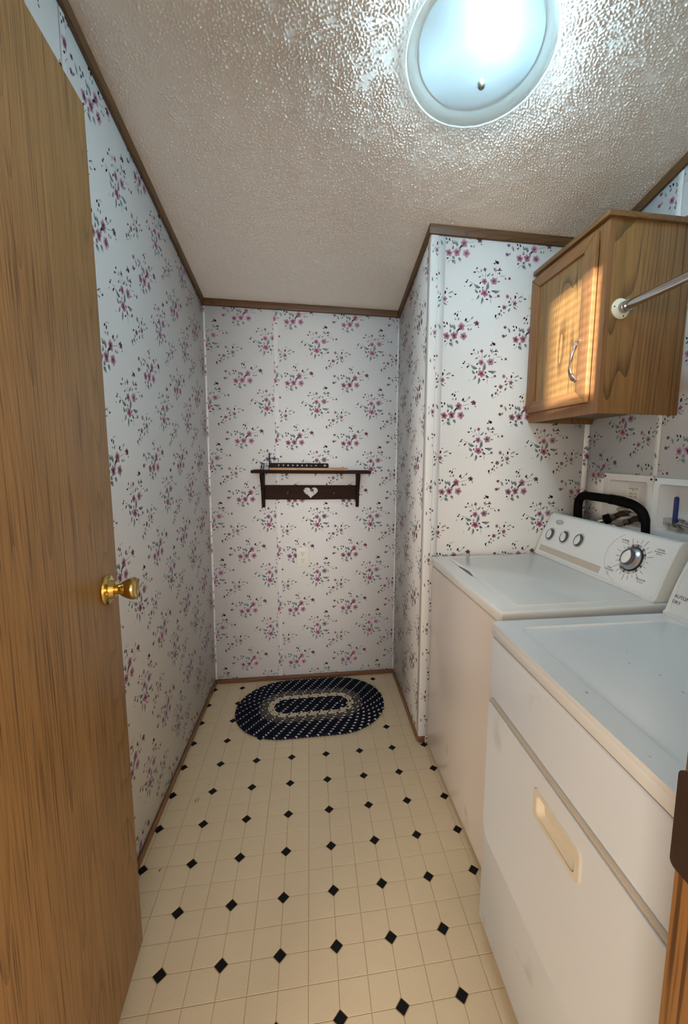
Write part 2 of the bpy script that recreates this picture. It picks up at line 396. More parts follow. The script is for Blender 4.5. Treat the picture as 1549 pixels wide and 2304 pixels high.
# ------------------------------------------------------------------ wallpaper print (flat print on the wall, in triangles)
def motif():
    tris, cols, lay = [], [], []
    r_ = random.Random(11)
    def c(rgb, k=1.0): return tuple(v * k for v in lin(rgb))
    def fan(cx, cy, pts, cc, rc, layer):
        n = len(pts)
        for i in range(n):
            tris.append(((cx, cy), pts[i], pts[(i + 1) % n])); cols.append((cc, rc[i], rc[(i + 1) % n])); lay.append(layer)
    def ell(cx, cy, a, b, ang, cc, rc, layer, n=8):
        ca, sa = math.cos(ang), math.sin(ang)
        pts = [(cx + a * math.cos(t) * ca - b * math.sin(t) * sa, cy + a * math.cos(t) * sa + b * math.sin(t) * ca) for t in (2 * math.pi * i / n for i in range(n))]
        fan(cx, cy, pts, cc, [rc] * n, layer)
    def leaf(p, q, w, base=(78, 96, 102), tip=(158, 176, 180), layer=1):
        w = w * 1.5
        (x0, y0), (x1, y1) = p, q
        dx, dy = x1 - x0, y1 - y0; l = math.hypot(dx, dy) or 1; nx, ny = -dy / l, dx / l
        bend = 0.16 * l * r_.choice((-1, 1)) * r_.random()
        pts, rc = [], []
        cb, ct = c(base), c(tip)
        for t, s in ((0, 0), (.2, .7), (.45, 1), (.75, .62), (1, 0), (.75, -.55), (.45, -.9), (.2, -.7)):
            o = s * w / 2 + bend * math.sin(math.pi * t)
            pts.append((x0 + dx * t + nx * o, y0 + dy * t + ny * o))
            rc.append(tuple(cb[k] * (1 - t) + ct[k] * t for k in range(3)))
        t = .45; o = bend
        fan(x0 + dx * t + nx * o, y0 + dy * t + ny * o, pts, c((104, 124, 126)), rc, layer)
    def bud(x, y, w, ang=None, col=(26, 21, 28)):
        w = w * 1.2
        a = r_.uniform(0, 3.1) if ang is None else ang
        ell(x, y, w, w * 0.55, a, c(col), c(col, 1.25), 2, 6)
    def stem(p, q, w=6): leaf(p, q, w, (104, 122, 122), (140, 158, 158), 0)
    def flower(x, y, rr, inner=(140, 78, 108), outer=(206, 172, 192), centre=(36, 12, 24), n=5):
        a0 = r_.uniform(0, 6.28)
        for i in range(n):
            a = a0 + 2 * math.pi * i / n + r_.uniform(-.15, .15)
            d = rr * r_.uniform(.48, .6)
            px, py = x + d * math.cos(a), y + d * math.sin(a)
            k = r_.uniform(.66, 1.12)
            ca, sa = math.cos(a), math.sin(a)
            pts, rc = [], []
            A, B = rr * r_.uniform(.46, .6), rr * r_.uniform(.34, .5)
            for j in range(8):
                t = 2 * math.pi * j / 8
                u, v = A * math.cos(t), B * math.sin(t)
                pts.append((px + u * ca - v * sa, py + u * sa + v * ca))
                f = (math.cos(t) + 1) / 2
                rc.append(tuple((lin(inner)[q] * (1 - f) + lin(outer)[q] * f) * k for q in range(3)))
            mid = tuple(lin(inner)[q] * .45 + lin(outer)[q] * .55 for q in range(3))
            fan(px, py, pts, mid, rc, 2)
        ell(x + rr * .05, y, rr * .32, rr * .24, a0, c(centre), c(inner), 3, 6)
    # drawn in units of 0.178 mm, y down, big bloom at (340, 860)
    flower(340, 860, 92, (146, 56, 96), (206, 150, 178)); flower(325, 598, 74, (138, 66, 102), (202, 162, 186)); flower(555, 578, 92, (142, 88, 118), (208, 178, 198))
    flower(325, 335, 46, (124, 58, 92), (182, 130, 158), n=4)
    for p, q, w in (((375, 490), (470, 385), 30), ((240, 410), (225, 315), 18), ((170, 520), (240, 470), 26), ((235, 750), (60, 660), 52),
                    ((425, 770), (430, 600), 54), ((540, 800), (725, 785), 52), ((180, 875), (100, 775), 42), ((205, 905), (130, 1025), 34),
                    ((290, 955), (255, 1130), 42), ((455, 885), (545, 955), 46), ((545, 280), (590, 375), 30), ((300, 720), (280, 780), 30),
                    ((400, 800), (370, 720), 34), ((540, 420), (500, 470), 34), ((640, 590), (725, 565), 24), ((430, 820), (470, 870), 30)):
        leaf(p, q, w)
    for p, q in (((120, 375), (215, 425)), ((690, 450), (870, 425)), ((490, 950), (500, 1115)), ((330, 380), (330, 540)), ((250, 430), (310, 520)),
                 ((600, 240), (600, 420)), ((660, 460), (600, 540)), ((60, 665), (-60, 640)), ((60, 1010), (20, 1060)), ((700, 900), (560, 940))):
        stem(p, q, 8)
    for x, y, w in ((75, 410, 28), (128, 318, 26), (225, 640, 28), (222, 830, 26), (540, 805, 24), (620, 150, 44), (560, 185, 24), (640, 175, 28),
                    (690, 300, 26), (720, 325, 22), (670, 330, 22), (622, 335, 18), (695, 395, 24), (655, 400, 14), (850, 505, 22), (405, 1000, 28),
                    (505, 930, 20), (435, 830, 22), (585, 110, 14), (-120, 640, 26), (-95, 600, 22), (-15, 715, 30), (15, 690, 16), (-160, 740, 14)):
        bud(x, y, w)
    for x, y, w in ((950, 495, 34), (690, 908, 34)):
        flower(x, y, w, (90, 50, 72), (150, 110, 130), n=4)
    # small sprig
    flower(920, 905, 48, (140, 92, 116), (206, 176, 192)); flower(1115, 1050, 58, (126, 64, 94), (192, 150, 172)); flower(850, 1155, 54, (122, 66, 94), (190, 150, 172))
    for p, q, w in (((960, 1115), (1035, 1060), 34), ((955, 1250), (1005, 1160), 34), ((1195, 935), (1330, 855), 18), ((1205, 985), (1300, 985), 20),
                    ((1080, 1120), (1185, 1190), 28), ((1010, 985), (985, 905), 18), ((790, 1375), (790, 1300), 16), ((700, 1420), (720, 1390), 12)):
        leaf(p, q, w)
    for p, q in (((780, 1260), (650, 1370)), ((1000, 1060), (1120, 910)), ((860, 1200), (960, 1100)), ((1230, 890), (1370, 930))):
        stem(p, q, 7)
    for x, y, w in ((1160, 815, 18), (1120, 905, 36), (970, 1025, 28), (720, 1150, 28), (775, 1240, 24), (850, 1280, 18), (1370, 935, 26), (640, 1370, 34), (735, 1320, 28), (660, 1425, 14), (1180, 1120, 14)):
        bud(x, y, w)
    # broad spray: measured in units of 0.357 mm from the same bloom at (240, 705)
    def k(x, y): return 340 + (x - 240) * 2.004, 860 + (y - 705) * 2.004
    for x, y, rr, i, o in ((660, 1218, 42, (112, 58, 84), (202, 164, 184)), (755, 1205, 46, (140, 72, 104), (204, 164, 186)), (868, 1210, 44, (152, 88, 118), (212, 176, 194)), (838, 1100, 46, (142, 78, 110), (208, 170, 190)),
                           (1030, 1055, 32, (78, 34, 54), (160, 118, 138)), (515, 1082, 20, (110, 66, 90), (170, 130, 150)), (500, 1185, 22, (96, 52, 74), (160, 120, 140))):
        a, b = k(x, y); flower(a, b, rr * 2, i, o)
    for x0, y0, x1, y1, w in ((575, 1145, 550, 1080, 14), (725, 1118, 692, 1092, 20), (762, 1140, 752, 1078, 24), (700, 1180, 708, 1128, 18), (800, 1035, 812, 995, 14),
                              (958, 1012, 985, 975, 12), (918, 1115, 942, 1142, 16), (955, 1140, 962, 1108, 12), (705, 1250, 738, 1276, 26), (695, 1295, 745, 1335, 28), (775, 1262, 808, 1308, 24),
                              (735, 1120, 730, 1075, 12), (620, 1105, 640, 1125, 14), (545, 1160, 500, 1195, 12), (755, 1015, 775, 1030, 12), (800, 1175, 770, 1150, 18)):
        leaf(k(x0, y0), k(x1, y1), w * 2)
    for x0, y0, x1, y1 in ((690, 1285, 645, 1345), (600, 1150, 530, 1100), (755, 1160, 730, 1090), (890, 1060, 960, 1000), (870, 1100, 1000, 1060)):
        stem(k(x0, y0), k(x1, y1), 7)
    for x, y, w in ((758, 962, 15), (785, 975, 16), (795, 935, 7), (825, 928, 6), (892, 1020, 18), (905, 1038, 10), (625, 1068, 13), (662, 1074, 15), (640, 1105, 10), (803, 1140, 17), (822, 1130, 12),
                    (645, 1278, 13), (1052, 1098, 9), (1000, 1048, 10), (700, 1085, 8)):
        a, b = k(x, y); bud(a, b, w * 2)
    T = np.array(tris, float); T[..., 0] = (T[..., 0] - 340) * 0.178e-3; T[..., 1] = -(T[..., 1] - 860) * 0.178e-3
    return T, np.array(cols, float), np.array(lay)
MOT = motif()

def print_tris(u0, u1, v0, v1, au, av, H, V, holes=(), vtop=None):
    """Print triangles covering the panel u0..u1, v0..v1; the big bloom sits at (au, av)."""
    T, Cc, Ly = MOT
    outT, outC, outL = [], [], []
    for i in range(math.floor((u0 - au - .3) / H) - 1, math.ceil((u1 - au + .3) / H) + 2):
        for j in range(math.floor((v0 - av - .3) / V) - 1, math.ceil((v1 - av + .3) / V) + 2):
            X = T + np.array([au + i * H, av + j * V])
            cen = X.mean(axis=1)
            ok = (cen[:, 0] > u0) & (cen[:, 0] < u1) & (cen[:, 1] > v0) & (cen[:, 1] < v1)
            if vtop is not None: ok &= cen[:, 1] < vtop(cen[:, 0])
            for h in holes:
                ok &= ~((cen[:, 0] > h[0]) & (cen[:, 0] < h[1]) & (cen[:, 1] > h[2]) & (cen[:, 1] < h[3]))
            if not ok.any(): continue
            Y = X[ok].copy()
            Y[..., 0] = np.clip(Y[..., 0], u0, u1); Y[..., 1] = np.clip(Y[..., 1], v0, v1)
            outT.append(Y); outC.append(Cc[ok]); outL.append(Ly[ok])
    return np.concatenate(outT), np.concatenate(outC), np.concatenate(outL)

def papered(name, solid_v, solid_f, prints, fn, mats=None, parent=None):
    """Mesh = plain papered faces + print; prints: list of print_tris results; fn(u, v, d) -> xyz arrays (d = height off the wall)."""
    verts = [np.array(solid_v, float)]; loops = []; starts = []; totals = []; cols = []
    nv = len(solid_v); nl = 0
    for f in solid_f:
        starts.append(nl); totals.append(len(f)); loops.extend(f); nl += len(f); cols.append(np.tile(PAPER, (len(f), 1)))
    for T, Cc, Ly in prints:
        d = 0.00012 + Ly * 0.00006
        P = np.stack(fn(T[..., 0], T[..., 1], np.repeat(d[:, None], 3, 1)), axis=-1).reshape(-1, 3)
        verts.append(P)
        n = len(T)
        loops.extend(range(nv, nv + 3 * n)); starts.extend(range(nl, nl + 3 * n, 3)); totals.extend([3] * n)
        cols.append(Cc.reshape(-1, 3)); nv += 3 * n; nl += 3 * n
    V = np.concatenate(verts); C3 = np.concatenate(cols)
    me = bpy.data.meshes.new(name)
    me.vertices.add(len(V)); me.vertices.foreach_set('co', V.astype(np.float32).ravel())
    me.loops.add(nl); me.loops.foreach_set('vertex_index', np.array(loops, np.int32))
    me.polygons.add(len(starts)); me.polygons.foreach_set('loop_start', np.array(starts, np.int32))
    me.update(calc_edges=True)
    ca = me.color_attributes.new('Col', 'FLOAT_COLOR', 'CORNER')
    ca.data.foreach_set('color', np.concatenate([C3, np.ones((len(C3), 1))], axis=1).astype(np.float32).ravel())
    me.materials.append(M['wallpaper'])
    o = bpy.data.objects.new(name, me)
    link(o, parent)
    return o

BOXF = [(3, 2, 1, 0), (4, 5, 6, 7), (0, 1, 5, 4), (1, 2, 6, 5), (2, 3, 7, 6), (3, 0, 4, 7)]
def hexv(x0, x1, y0, y1, z0, zt):
    """Box whose top follows the ceiling by zt(x, y)."""
    q = [(x0, y0), (x1, y0), (x1, y1), (x0, y1)]
    return [(x, y, z0) for x, y in q] + [(x, y, zt(x, y)) for x, y in q]
over = lambda x, y: ceil_z(x, y) + 0.05

# wall on the left
P1 = print_tris(0.30, YB, 0.0, 2.6, 1.4625, 1.4690, 0.3160, 0.3205, vtop=lambda u: ceil_z(XL, 0) - 0.20045 * u)
tag(papered('wall_left', hexv(XL - .08, XL, 0.15, YB + .08, -.05, over), BOXF, [P1], lambda u, v, d: (XL + d, u, v)),
    'long side wall in floral wallpaper behind the open oak door', 'wall', kind='structure')
# back wall, two panels of paper
BAT = (-0.2135, -0.1895)
PA = print_tris(XL, BAT[0], 0.0, 2.16, -0.2545, 1.5935, 0.3125, 0.3258)
PB = print_tris(BAT[1], XS, 0.0, 2.16, 0.0198, 1.5893, 0.3110, 0.3258)
tag(papered('wall_back', hexv(XL, XS + .06, YB, YB + .08, -.05, over), BOXF, [PA, PB], lambda u, v, d: (u, YB - d, v)),
    'end wall in floral wallpaper behind the dark shelf', 'wall', kind='structure')
# short return wall between the back wall and the nook
PI_ = print_tris(-YB, -YA, 0.0, 2.29, -2.16, 1.47, 0.3125, 0.3258, vtop=lambda u: ceil_z(XS, 0) + 0.20045 * u)
tag(papered('wall_return', hexv(XS, XS + .06, YA, YB, -.05, over), BOXF, [PI_], lambda u, v, d: (XS - d, -u, v)),
    'narrow return wall in floral wallpaper beside the rug', 'wall', kind='structure')
# nook wall behind the washer
PN = print_tris(XS, XR, 0.0, 2.29, 0.7200, 1.3685, 0.3110, 0.3310)
tag(papered('wall_nook', hexv(XS + .06, XR + .08, YA, YA + .06, -.05, over) + hexv(XS + .0001, XS + .06, YA, YA + .0001, -.05, over), BOXF, [PN], lambda u, v, d: (u, YA - d, v)),
    'nook wall in floral wallpaper at the far side of the washer', 'wall', kind='structure')
# right wall with two openings for the outlet boxes
HB = [(1.155, 1.372, 1.078, 1.253), (1.424, 1.634, 1.075, 1.254)]     # y0, y1, z0, z1
sv, sf = [], []
def add_hex(v):
    k = len(sv); sv.extend(v); sf.extend([tuple(i + k for i in f) for f in BOXF])
t_ = XR + .12
flat = lambda z: (lambda x, y: z)
add_hex(hexv(XR, t_, 0.15, YA, -.05, flat(1.075)))
add_hex(hexv(XR, t_, 0.15, YA, 1.254, over))
add_hex(hexv(XR, t_, 0.15, HB[0][0], 1.075, flat(1.254)))
add_hex(hexv(XR, t_, HB[0][1], HB[1][0], 1.075, flat(1.254)))
add_hex(hexv(XR, t_, HB[1][1], YA, 1.075, flat(1.254)))
hol = [(-h[1], -h[0], h[2], h[3]) for h in HB]
PR1 = print_tris(-YA, -1.4, 0.0, 2.6, -1.585, 1.4488, 0.3125, 0.3258, holes=hol, vtop=lambda u: ceil_z(XR, 0) + 0.20045 * u)
PR2 = print_tris(-1.388, -0.28, 0.0, 2.6, -1.4553, 1.552, 0.3125, 0.3258, holes=hol, vtop=lambda u: ceil_z(XR, 0) + 0.20045 * u)
tag(papered('wall_right', sv, sf, [PR1, PR2], lambda u, v, d: (XR - d, -u, v)),
    'wall in floral wallpaper behind the laundry machines', 'wall', kind='structure')
# front wall around the doorway
DX0, DX1, DZ, YJ = -0.445, 0.2995, 2.075, 0.2772
fw = MB()
fw.box(XL - .08, DX0 - .02, 0.15, YF - .001, -.05, 2.75).box(DX1 + .02, XR + .12, 0.15, YF - .001, -.05, 2.75).box(DX0 - .02, DX1 + .02, 0.15, YF - .001, DZ + .02, 2.75)
tag(fw.build('wall_front', M['hall_wall'], smooth=False), 'plain wall holding the doorway', 'wall', kind='structure')

# ------------------------------------------------------------------ ceiling: knock-down texture as real relief
def make_ceiling():
    step = 0.0023
    x0, x1, y0, y1 = XL - .02, XR + .02, 0.60, YB + .02
    nx, ny = int((x1 - x0) / step), int((y1 - y0) / step)
    xs = np.linspace(x0, x1, nx); ys = np.linspace(y0, y1, ny)
    n = rng.standard_normal((ny, nx))
    fy = np.fft.fftfreq(ny, step)[:, None]; fx = np.fft.fftfreq(nx, step)[None, :]
    f = np.hypot(fx, fy)
    band = np.exp(-((f - 112) / 48) ** 2)
    h = np.real(np.fft.ifft2(np.fft.fft2(n) * band)); h /= h.std()
    lowp = np.real(np.fft.ifft2(np.fft.fft2(rng.standard_normal((ny, nx))) * np.exp(-(f / 14) ** 2))); lowp /= lowp.std()
    t = np.clip((h + 0.3 * lowp - 0.45) / 1.0, 0, 1); t = t * t * (3 - 2 * t)
    Z = 2.6411 - 0.00434 * xs[None, :] - 0.20045 * ys[:, None] - 0.0029 * t
    Xg, Yg = np.meshgrid(xs, ys)
    Xg = Xg.copy(); Yg = Yg.copy(); Yg[0] = 0.16; Z[0] = 2.6411 - 0.00434 * xs - 0.20045 * 0.16
    V = np.stack([Xg, Yg, Z], axis=-1).reshape(-1, 3)
    i = np.arange(ny - 1)[:, None] * nx + np.arange(nx - 1)[None, :]
    F = np.stack([i, i + nx, i + nx + 1, i + 1], axis=-1).reshape(-1, 4)
    me = bpy.data.meshes.new('ceiling')
    me.vertices.add(len(V)); me.vertices.foreach_set('co', V.astype(np.float32).ravel())
    me.loops.add(F.size); me.loops.foreach_set('vertex_index', F.astype(np.int32).ravel())
    me.polygons.add(len(F)); me.polygons.foreach_set('loop_start', (np.arange(len(F)) * 4).astype(np.int32))
    me.update(calc_edges=True)
    me.shade_smooth()
    me.materials.append(mat('ceiling_texture_paint', (232, 226, 219), 0.75, mottle=(3, 0.02)))
    o = link(bpy.data.objects.new('ceiling', me))
    tag(o, 'sloping off-white ceiling with a sprayed knock-down texture', 'ceiling', kind='structure')
make_ceiling()

# ------------------------------------------------------------------ crown trim, baseboards, battens
def crown(name, p, q, inward, m, label, hgt=0.0345, thick=0.012):
    """Strip under the ceiling from p to q (x, y); inward = room-side normal."""
    (x0, y0), (x1, y1) = p, q
    ix, iy = inward[0] * thick, inward[1] * thick
    c = 0.0015
    low = [(x0, y0), (x1, y1), (x1 + ix, y1 + iy), (x0 + ix, y0 + iy)]
    pts = [(x, y, ceil_z(x, y) - c - hgt) for x, y in low] + [(x, y, ceil_z(x, y) - c) for x, y in low]
    o = MB().hexa(pts, bev=0.0015).build(name, m)
    return tag(o, label, 'trim', kind='structure')
e_ = 0.0004
crown('trim_1', (XL + e_, 0.28), (XL + e_, YB - e_), (1, 0), M['trim_y'], 'dark wood strip under the ceiling along the long side wall')
crown('trim_2', (XL + .013, YB - e_), (XS - .013, YB - e_), (0, -1), M['trim_x'], 'dark wood strip under the ceiling over the shelf')
crown('trim_3', (XS - e_, YB - e_), (XS - e_, YA - .012), (-1, 0), M['trim_y'], 'dark wood strip under the ceiling on the return wall', hgt=.036)
crown('trim_4', (XS - .0125, YA - e_), (XR - .013, YA - e_), (0, -1), M['trim_x'], 'dark wood strip under the ceiling behind the cabinet', hgt=.037)
crown('trim_5', (XR - e_, YA - e_), (XR - e_, 0.28), (-1, 0), M['trim_y'], 'dark wood strip under the ceiling above the cabinet')
def base(name, x0, x1, y0, y1, m, label, h=0.026):
    tag(MB().box(x0, x1, y0, y1, 0.0, h, bev=0.003).build(name, m), label, 'baseboard', kind='structure')
base('baseboard_left', XL + e_, XL + .010, 0.29, YB - e_, M['base_y'], 'low brown wooden strip along the foot of the long side wall')
base('baseboard_back', XL + .0105, XS - .011, YB - .011, YB - e_, M['base_x'], 'low brown wooden strip at the foot of the end wall behind the rug')
base('baseboard_return', XS - .010, XS - e_, YA + .004, YB - .0005, M['base_y'], 'low brown wooden strip at the foot of the return wall')

def batten(name, u0, u1, v0, v1, fn, au, av, label, thick=0.004):
    """Narrow papered strip over a seam; fn(u, v, d)."""
    q = [(u0, v0), (u1, v0), (u1, v1), (u0, v1)]
    b = 0.0012
    inner = [(u0 + b, v0), (u1 - b, v0), (u1 - b, v1), (u0 + b, v1)]
    vv = [fn(u, v, 0.0003) for u, v in q] + [fn(u, v, thick - b) for u, v in q] + [fn(u, v, thick) for u, v in inner]
    ff = [(3, 2, 1, 0), (0, 1, 5, 4), (1, 2, 6, 5), (2, 3, 7, 6), (3, 0, 4, 7), (8, 9, 10, 11), (4, 5, 9, 8), (5, 6, 10, 9), (6, 7, 11, 10), (7, 4, 8, 11)]
    pr = print_tris(u0 + b, u1 - b, v0, v1, au, av, 0.3125, 0.3258)
    o = papered(name, vv, ff, [pr], lambda u, v, d: fn(u, v, d + thick))
    return tag(o, label, 'trim', kind='structure')
zt = ceil_z(0, YB) - .037
batten('trim_6', BAT[0], BAT[1], 0.026, zt, lambda u, v, d: (u, YB - d, v), -0.21, 1.42, 'papered seam strip on the end wall behind the shelf', 0.0035)
batten('trim_7', XL + .0004, XL + .011, 0.026, zt, lambda u, v, d: (u, YB - d, v), -0.44, 1.3, 'thin papered strip in the corner by the long side wall', 0.0025)
batten('trim_8', XS - .009, XS - .0004, 0.026, zt, lambda u, v, d: (u, YB - d, v), 0.62, 1.31, 'thin papered strip in the corner by the return wall', 0.0025)
batten('trim_9', XR - .026, XR - .0004, 0.9, ceil_z(XR, YA) - .04, lambda u, v, d: (u, YA - d, v), 1.06, 1.53, 'papered strip in the nook corner above the black hose', 0.004)
batten('trim_10', -1.4105, -1.3885, 1.2795, ceil_z(XR, 1.4) - .04, lambda u, v, d: (XR - d, -u, v), -1.52, 1.5, 'papered seam strip between the cabinet and the outlet boxes', 0.004)
batten('trim_11', 1.196, 1.218, 0.026, ceil_z(XL, 1.21) - .04, lambda u, v, d: (XL + d, u, v), 1.06, 1.5, 'papered seam strip on the side wall near the door top', 0.004)

# rounded corner moulding where the return wall meets the nook
def corner_moulding():
    z0, z1 = 0.033, ceil_z(XS, YA) - .0385
    a, w, r, t = 0.0055, 0.031, 0.007, 0.0055
    x0, y0 = XS - t, YA - t
    pr = []
    for k in range(6):
        g = R(180 + 90 * k / 5)
        pr.append((x0 + r + r * math.cos(g), y0 + r + r * math.sin(g)))
    outer = [(x0, YA + w - .002), (x0 + .0015, YA + w)][::-1]
    poly = [(XS - .0004, YA + w)] + [(x0 + .002, YA + w), (x0, YA + w - .003)] + pr + [(XS + w - .003, y0), (XS + w, y0 + .002), (XS + w, YA - .0004), (XS - .0004, YA - .0004)]
    n = len(poly)
    vv = [(x, y, z0) for x, y in poly] + [(x, y, z1) for x, y in poly]
    ff = [tuple(range(n - 1, -1, -1)), tuple(range(n, 2 * n))] + [(i, (i + 1) % n, n + (i + 1) % n, n + i) for i in range(n)]
    pa = print_tris(XS + .003, XS + w - .004, z0, z1, 0.37, 1.24, 0.3125, 0.3258)
    pb = print_tris(-(YA + w - .004), -(YA + .003), z0, z1, -1.70, 1.33, 0.3125, 0.3258)
    o = papered('trim_12', vv, ff, [pa], lambda u, v, d: (u, YA - t - d, v))
    tag(o, 'rounded papered corner moulding beside the washer', 'trim', kind='structure')
    g = MB()
    g.box(XS - .004, XS + .028, YA - .005, YA - .0006, 0.0, 0.032, bev=0.002)
    tag(g.build('trim_13', M['base_x']), 'short brown block at the foot of the corner moulding', 'trim', kind='structure')
corner_moulding()

# ------------------------------------------------------------------ floor: vinyl with pressed tiles and black diamonds
LX, LY, TH, S_ = -0.55479, 1.00775, 0.009117, 0.1524
def lat(i, j):
    c, s = math.cos(TH), math.sin(TH)
    return LX + S_ * (c * i - s * j), LY + S_ * (s * i + c * j)
floor_o = MB().box(XL - .04, XR + .04, YF - .13, YB + .04, -.05, -.0011).build('floor', M['grout'], smooth=False)
tag(floor_o, 'cream vinyl floor pressed into squares with black diamonds at the corners', 'floor', kind='structure')
def clip(poly, x0, x1, y0, y1):
    for ax, lim, sg in ((0, x0, 1), (0, x1, -1), (1, y0, 1), (1, y1, -1)):
        out = []
        for i, p in enumerate(poly):
            q = poly[(i + 1) % len(poly)]
            a, b = sg * (p[ax] - lim), sg * (q[ax] - lim)
            if a >= 0: out.append(p)
            if a * b < 0:
                t = a / (a - b); out.append((p[0] + t * (q[0] - p[0]), p[1] + t * (q[1] - p[1])))
        poly = out
        if len(poly) < 3: return []
    return poly
def room_clip(poly):
    cy = sum(p[1] for p in poly) / len(poly)
    if cy < YA: return clip(poly, XL, XR, YF - .12, YB) if max(p[1] for p in poly) < YA else (clip(poly, XL, XS, YF, YB) if sum(p[0] for p in poly) / len(poly) < XS else clip(poly, XS, XR, YF, YA))
    return clip(poly, XL, XS, YF, YB)
RUG_C, RUG_L, RUG_R = (-0.019, 2.155), 0.130, 0.262
def under_rug(x, y):
    dx = max(abs(x - RUG_C[0]) - RUG_L, 0); return math.hypot(dx, y - RUG_C[1]) < RUG_R - .09
def flat_mesh(name, polys, z0, z1, inset=0.0):
    v, f = [], []
    for poly in polys:
        n = len(poly); k = len(v)
        cx = sum(p[0] for p in poly) / n; cy = sum(p[1] for p in poly) / n
        v += [(x, y, z0) for x, y in poly]
        sh = 1 - inset
        v += [(cx + (x - cx) * sh, cy + (y - cy) * sh, z1) for x, y in poly]
        f.append(tuple(range(k + n, k + 2 * n)))
        f += [(k + i, k + (i + 1) % n, k + n + (i + 1) % n, k + n + i) for i in range(n)]
    me = bpy.data.meshes.new(name); me.from_pydata(v, [], f); me.update()
    return me
def area(p): return abs(sum(p[i][0] * p[(i + 1) % len(p)][1] - p[(i + 1) % len(p)][0] * p[i][1] for i in range(len(p)))) / 2
DH = 0.0170
tiles, stones = [], []
camx, camy, camz = 0.0, 0.0, 1.344
for a in range(-4, 28):
    for b in range(-14, 22):
        i, j = a / 2, b / 2
        g = 0.0008 / S_
        x0, x1, y0, y1 = i + g, i + .5 - g, j + g, j + .5 - g
        c = DH / S_ + 2 * g
        di, dj = (i if a % 2 == 0 else i + .5), (j if b % 2 == 0 else j + .5)
        poly = []
        for (px, py, ex, ey) in ((x0, y0, 1, 1), (x1, y0, -1, 1), (x1, y1, -1, -1), (x0, y1, 1, -1)):
            if abs(px - di) < .1 and abs(py - dj) < .1:
                p1 = (px + ex * c, py); p2 = (px, py + ey * c)
                poly += [p2, p1] if ex * ey > 0 else [p1, p2]
            else: poly.append((px, py))
        wp = room_clip([lat(*q) for q in poly])
        if len(wp) < 3 or area(wp) < 2e-6: continue
        full = area(wp) > 0.98 * area([lat(*q) for q in poly])
        cx = sum(p[0] for p in wp) / len(wp); cy = sum(p[1] for p in wp) / len(wp)
        seen = cx < 0.56 and cy > 0.66 and not under_rug(cx, cy) and not (cx > .50 and cy < 1.05) and not (cx < -.47 and cy < 1.0)
        dist = math.hypot(cx, cy) ** 2 + camz ** 2
        tiles.append((seen, area(wp) / dist ** 1.5, full, (a % 2, b % 2), (i, j), wp))
for i in range(-2, 14):
    for j in range(-7, 11):
        d = DH / S_
        wp = room_clip([lat(i - d, j), lat(i, j - d), lat(i + d, j), lat(i, j + d)])
        if len(wp) < 3 or area(wp) < 4e-6: continue
        cx, cy = lat(i, j)
        stones.append((area(wp) > 0.98 * 2 * DH * DH, (i, j), wp))
tiles.sort(key=lambda t: (not t[0], -t[1]))
proto = {}
for seen, _, full, kind, ij, wp in tiles[:300]:
    if full:
        ox, oy = lat(*ij)
        if kind not in proto:
            me = flat_mesh('tile', [[(x - ox, y - oy) for x, y in wp]], -.0013, 0.0, 0.012); me.materials.append(M['tile']); proto[kind] = me
        o = bpy.data.objects.new('tile', proto[kind]); o.location = (ox, oy, 0)
    else:
        me = flat_mesh('tile', [wp], -.0013, 0.0, 0.012); me.materials.append(M['tile']); o = bpy.data.objects.new('tile', me)
    link(o, floor_o)
me = flat_mesh('tile', [t[5] for t in tiles[300:]], -.0013, 0.0, 0.012); me.materials.append(M['tile'])
o = link(bpy.data.objects.new('tile', me), floor_o); o['kind'] = 'stuff'
dm = None
for full, ij, wp in stones:
    if full:
        ox, oy = lat(*ij)
        if dm is None:
            dm = flat_mesh('diamond_inset', [[(x - ox, y - oy) for x, y in wp]], -.0013, -.0001, 0.02); dm.materials.append(M['diamond'])
        o = bpy.data.objects.new('diamond_inset', dm); o.location = (ox, oy, 0)
    else:
        me = flat_mesh('diamond_inset', [wp], -.0013, -.0001, 0.02); me.materials.append(M['diamond']); o = bpy.data.objects.new('diamond_inset', me)
    link(o, floor_o)

M['dirt'] = mat('dry_dirt', (120, 92, 58), 0.9, mottle=(300, 0.3))
dirt = MB()
for x, y, r in ((-.502, 1.303, .0034), (-.5005, 1.308, .0022), (-.4585, 1.586, .0032), (-.464, 1.580, .0034), (-.454, 1.576, .003), (-.461, 1.569, .0028), (-.455, 1.592, .002), (-.449, 1.584, .002), (-.432, 1.657, .0022), (-.424, 1.668, .0018), (-.439, 1.662, .0016)):
    dirt.lathe([(r, .0001), (r * .8, .0006), (0, .0009)], 6, Matrix.Translation((x, y, 0)))
d_ = dirt.build('dirt_crumbs', M['dirt'], floor_o); d_['kind'] = 'stuff'

# ------------------------------------------------------------------ the hall behind the doorway (gives the light and the reflections)
hb = MB().box(-3.4, 1.9, -4.6, 0.14, -.05, -.001)
tag(hb.build('floor_hall', M['hall_floor'], smooth=False), 'beige carpet of the hall outside the doorway', 'floor', kind='structure')
WX0, WX1, WZ0, WZ1 = -2.800, -2.38, 1.965, 2.375  # unseen window opening, sized and placed to shape the sun patch on the cabinet
HY = -4.5
hw = MB()
hw.box(-3.4, WX0, HY - .1, HY, -.05, 2.5).box(WX1, 2.0, HY - .1, HY, -.05, 2.5).box(WX0, WX1, HY - .1, HY, -.05, WZ0).box(WX0, WX1, HY - .1, HY, WZ1, 2.5)
tag(hw.build('wall_hall_back', M['hall_wall'], smooth=False), 'plain hall wall with an opening cut to shape the sun patch', 'wall', kind='structure')
tag(MB().box(-3.5, -3.4, HY, 0.15, -.05, 2.5).build('wall_hall_left', M['hall_wall'], smooth=False), 'plain hall end wall on the hinge side', 'wall', kind='structure')
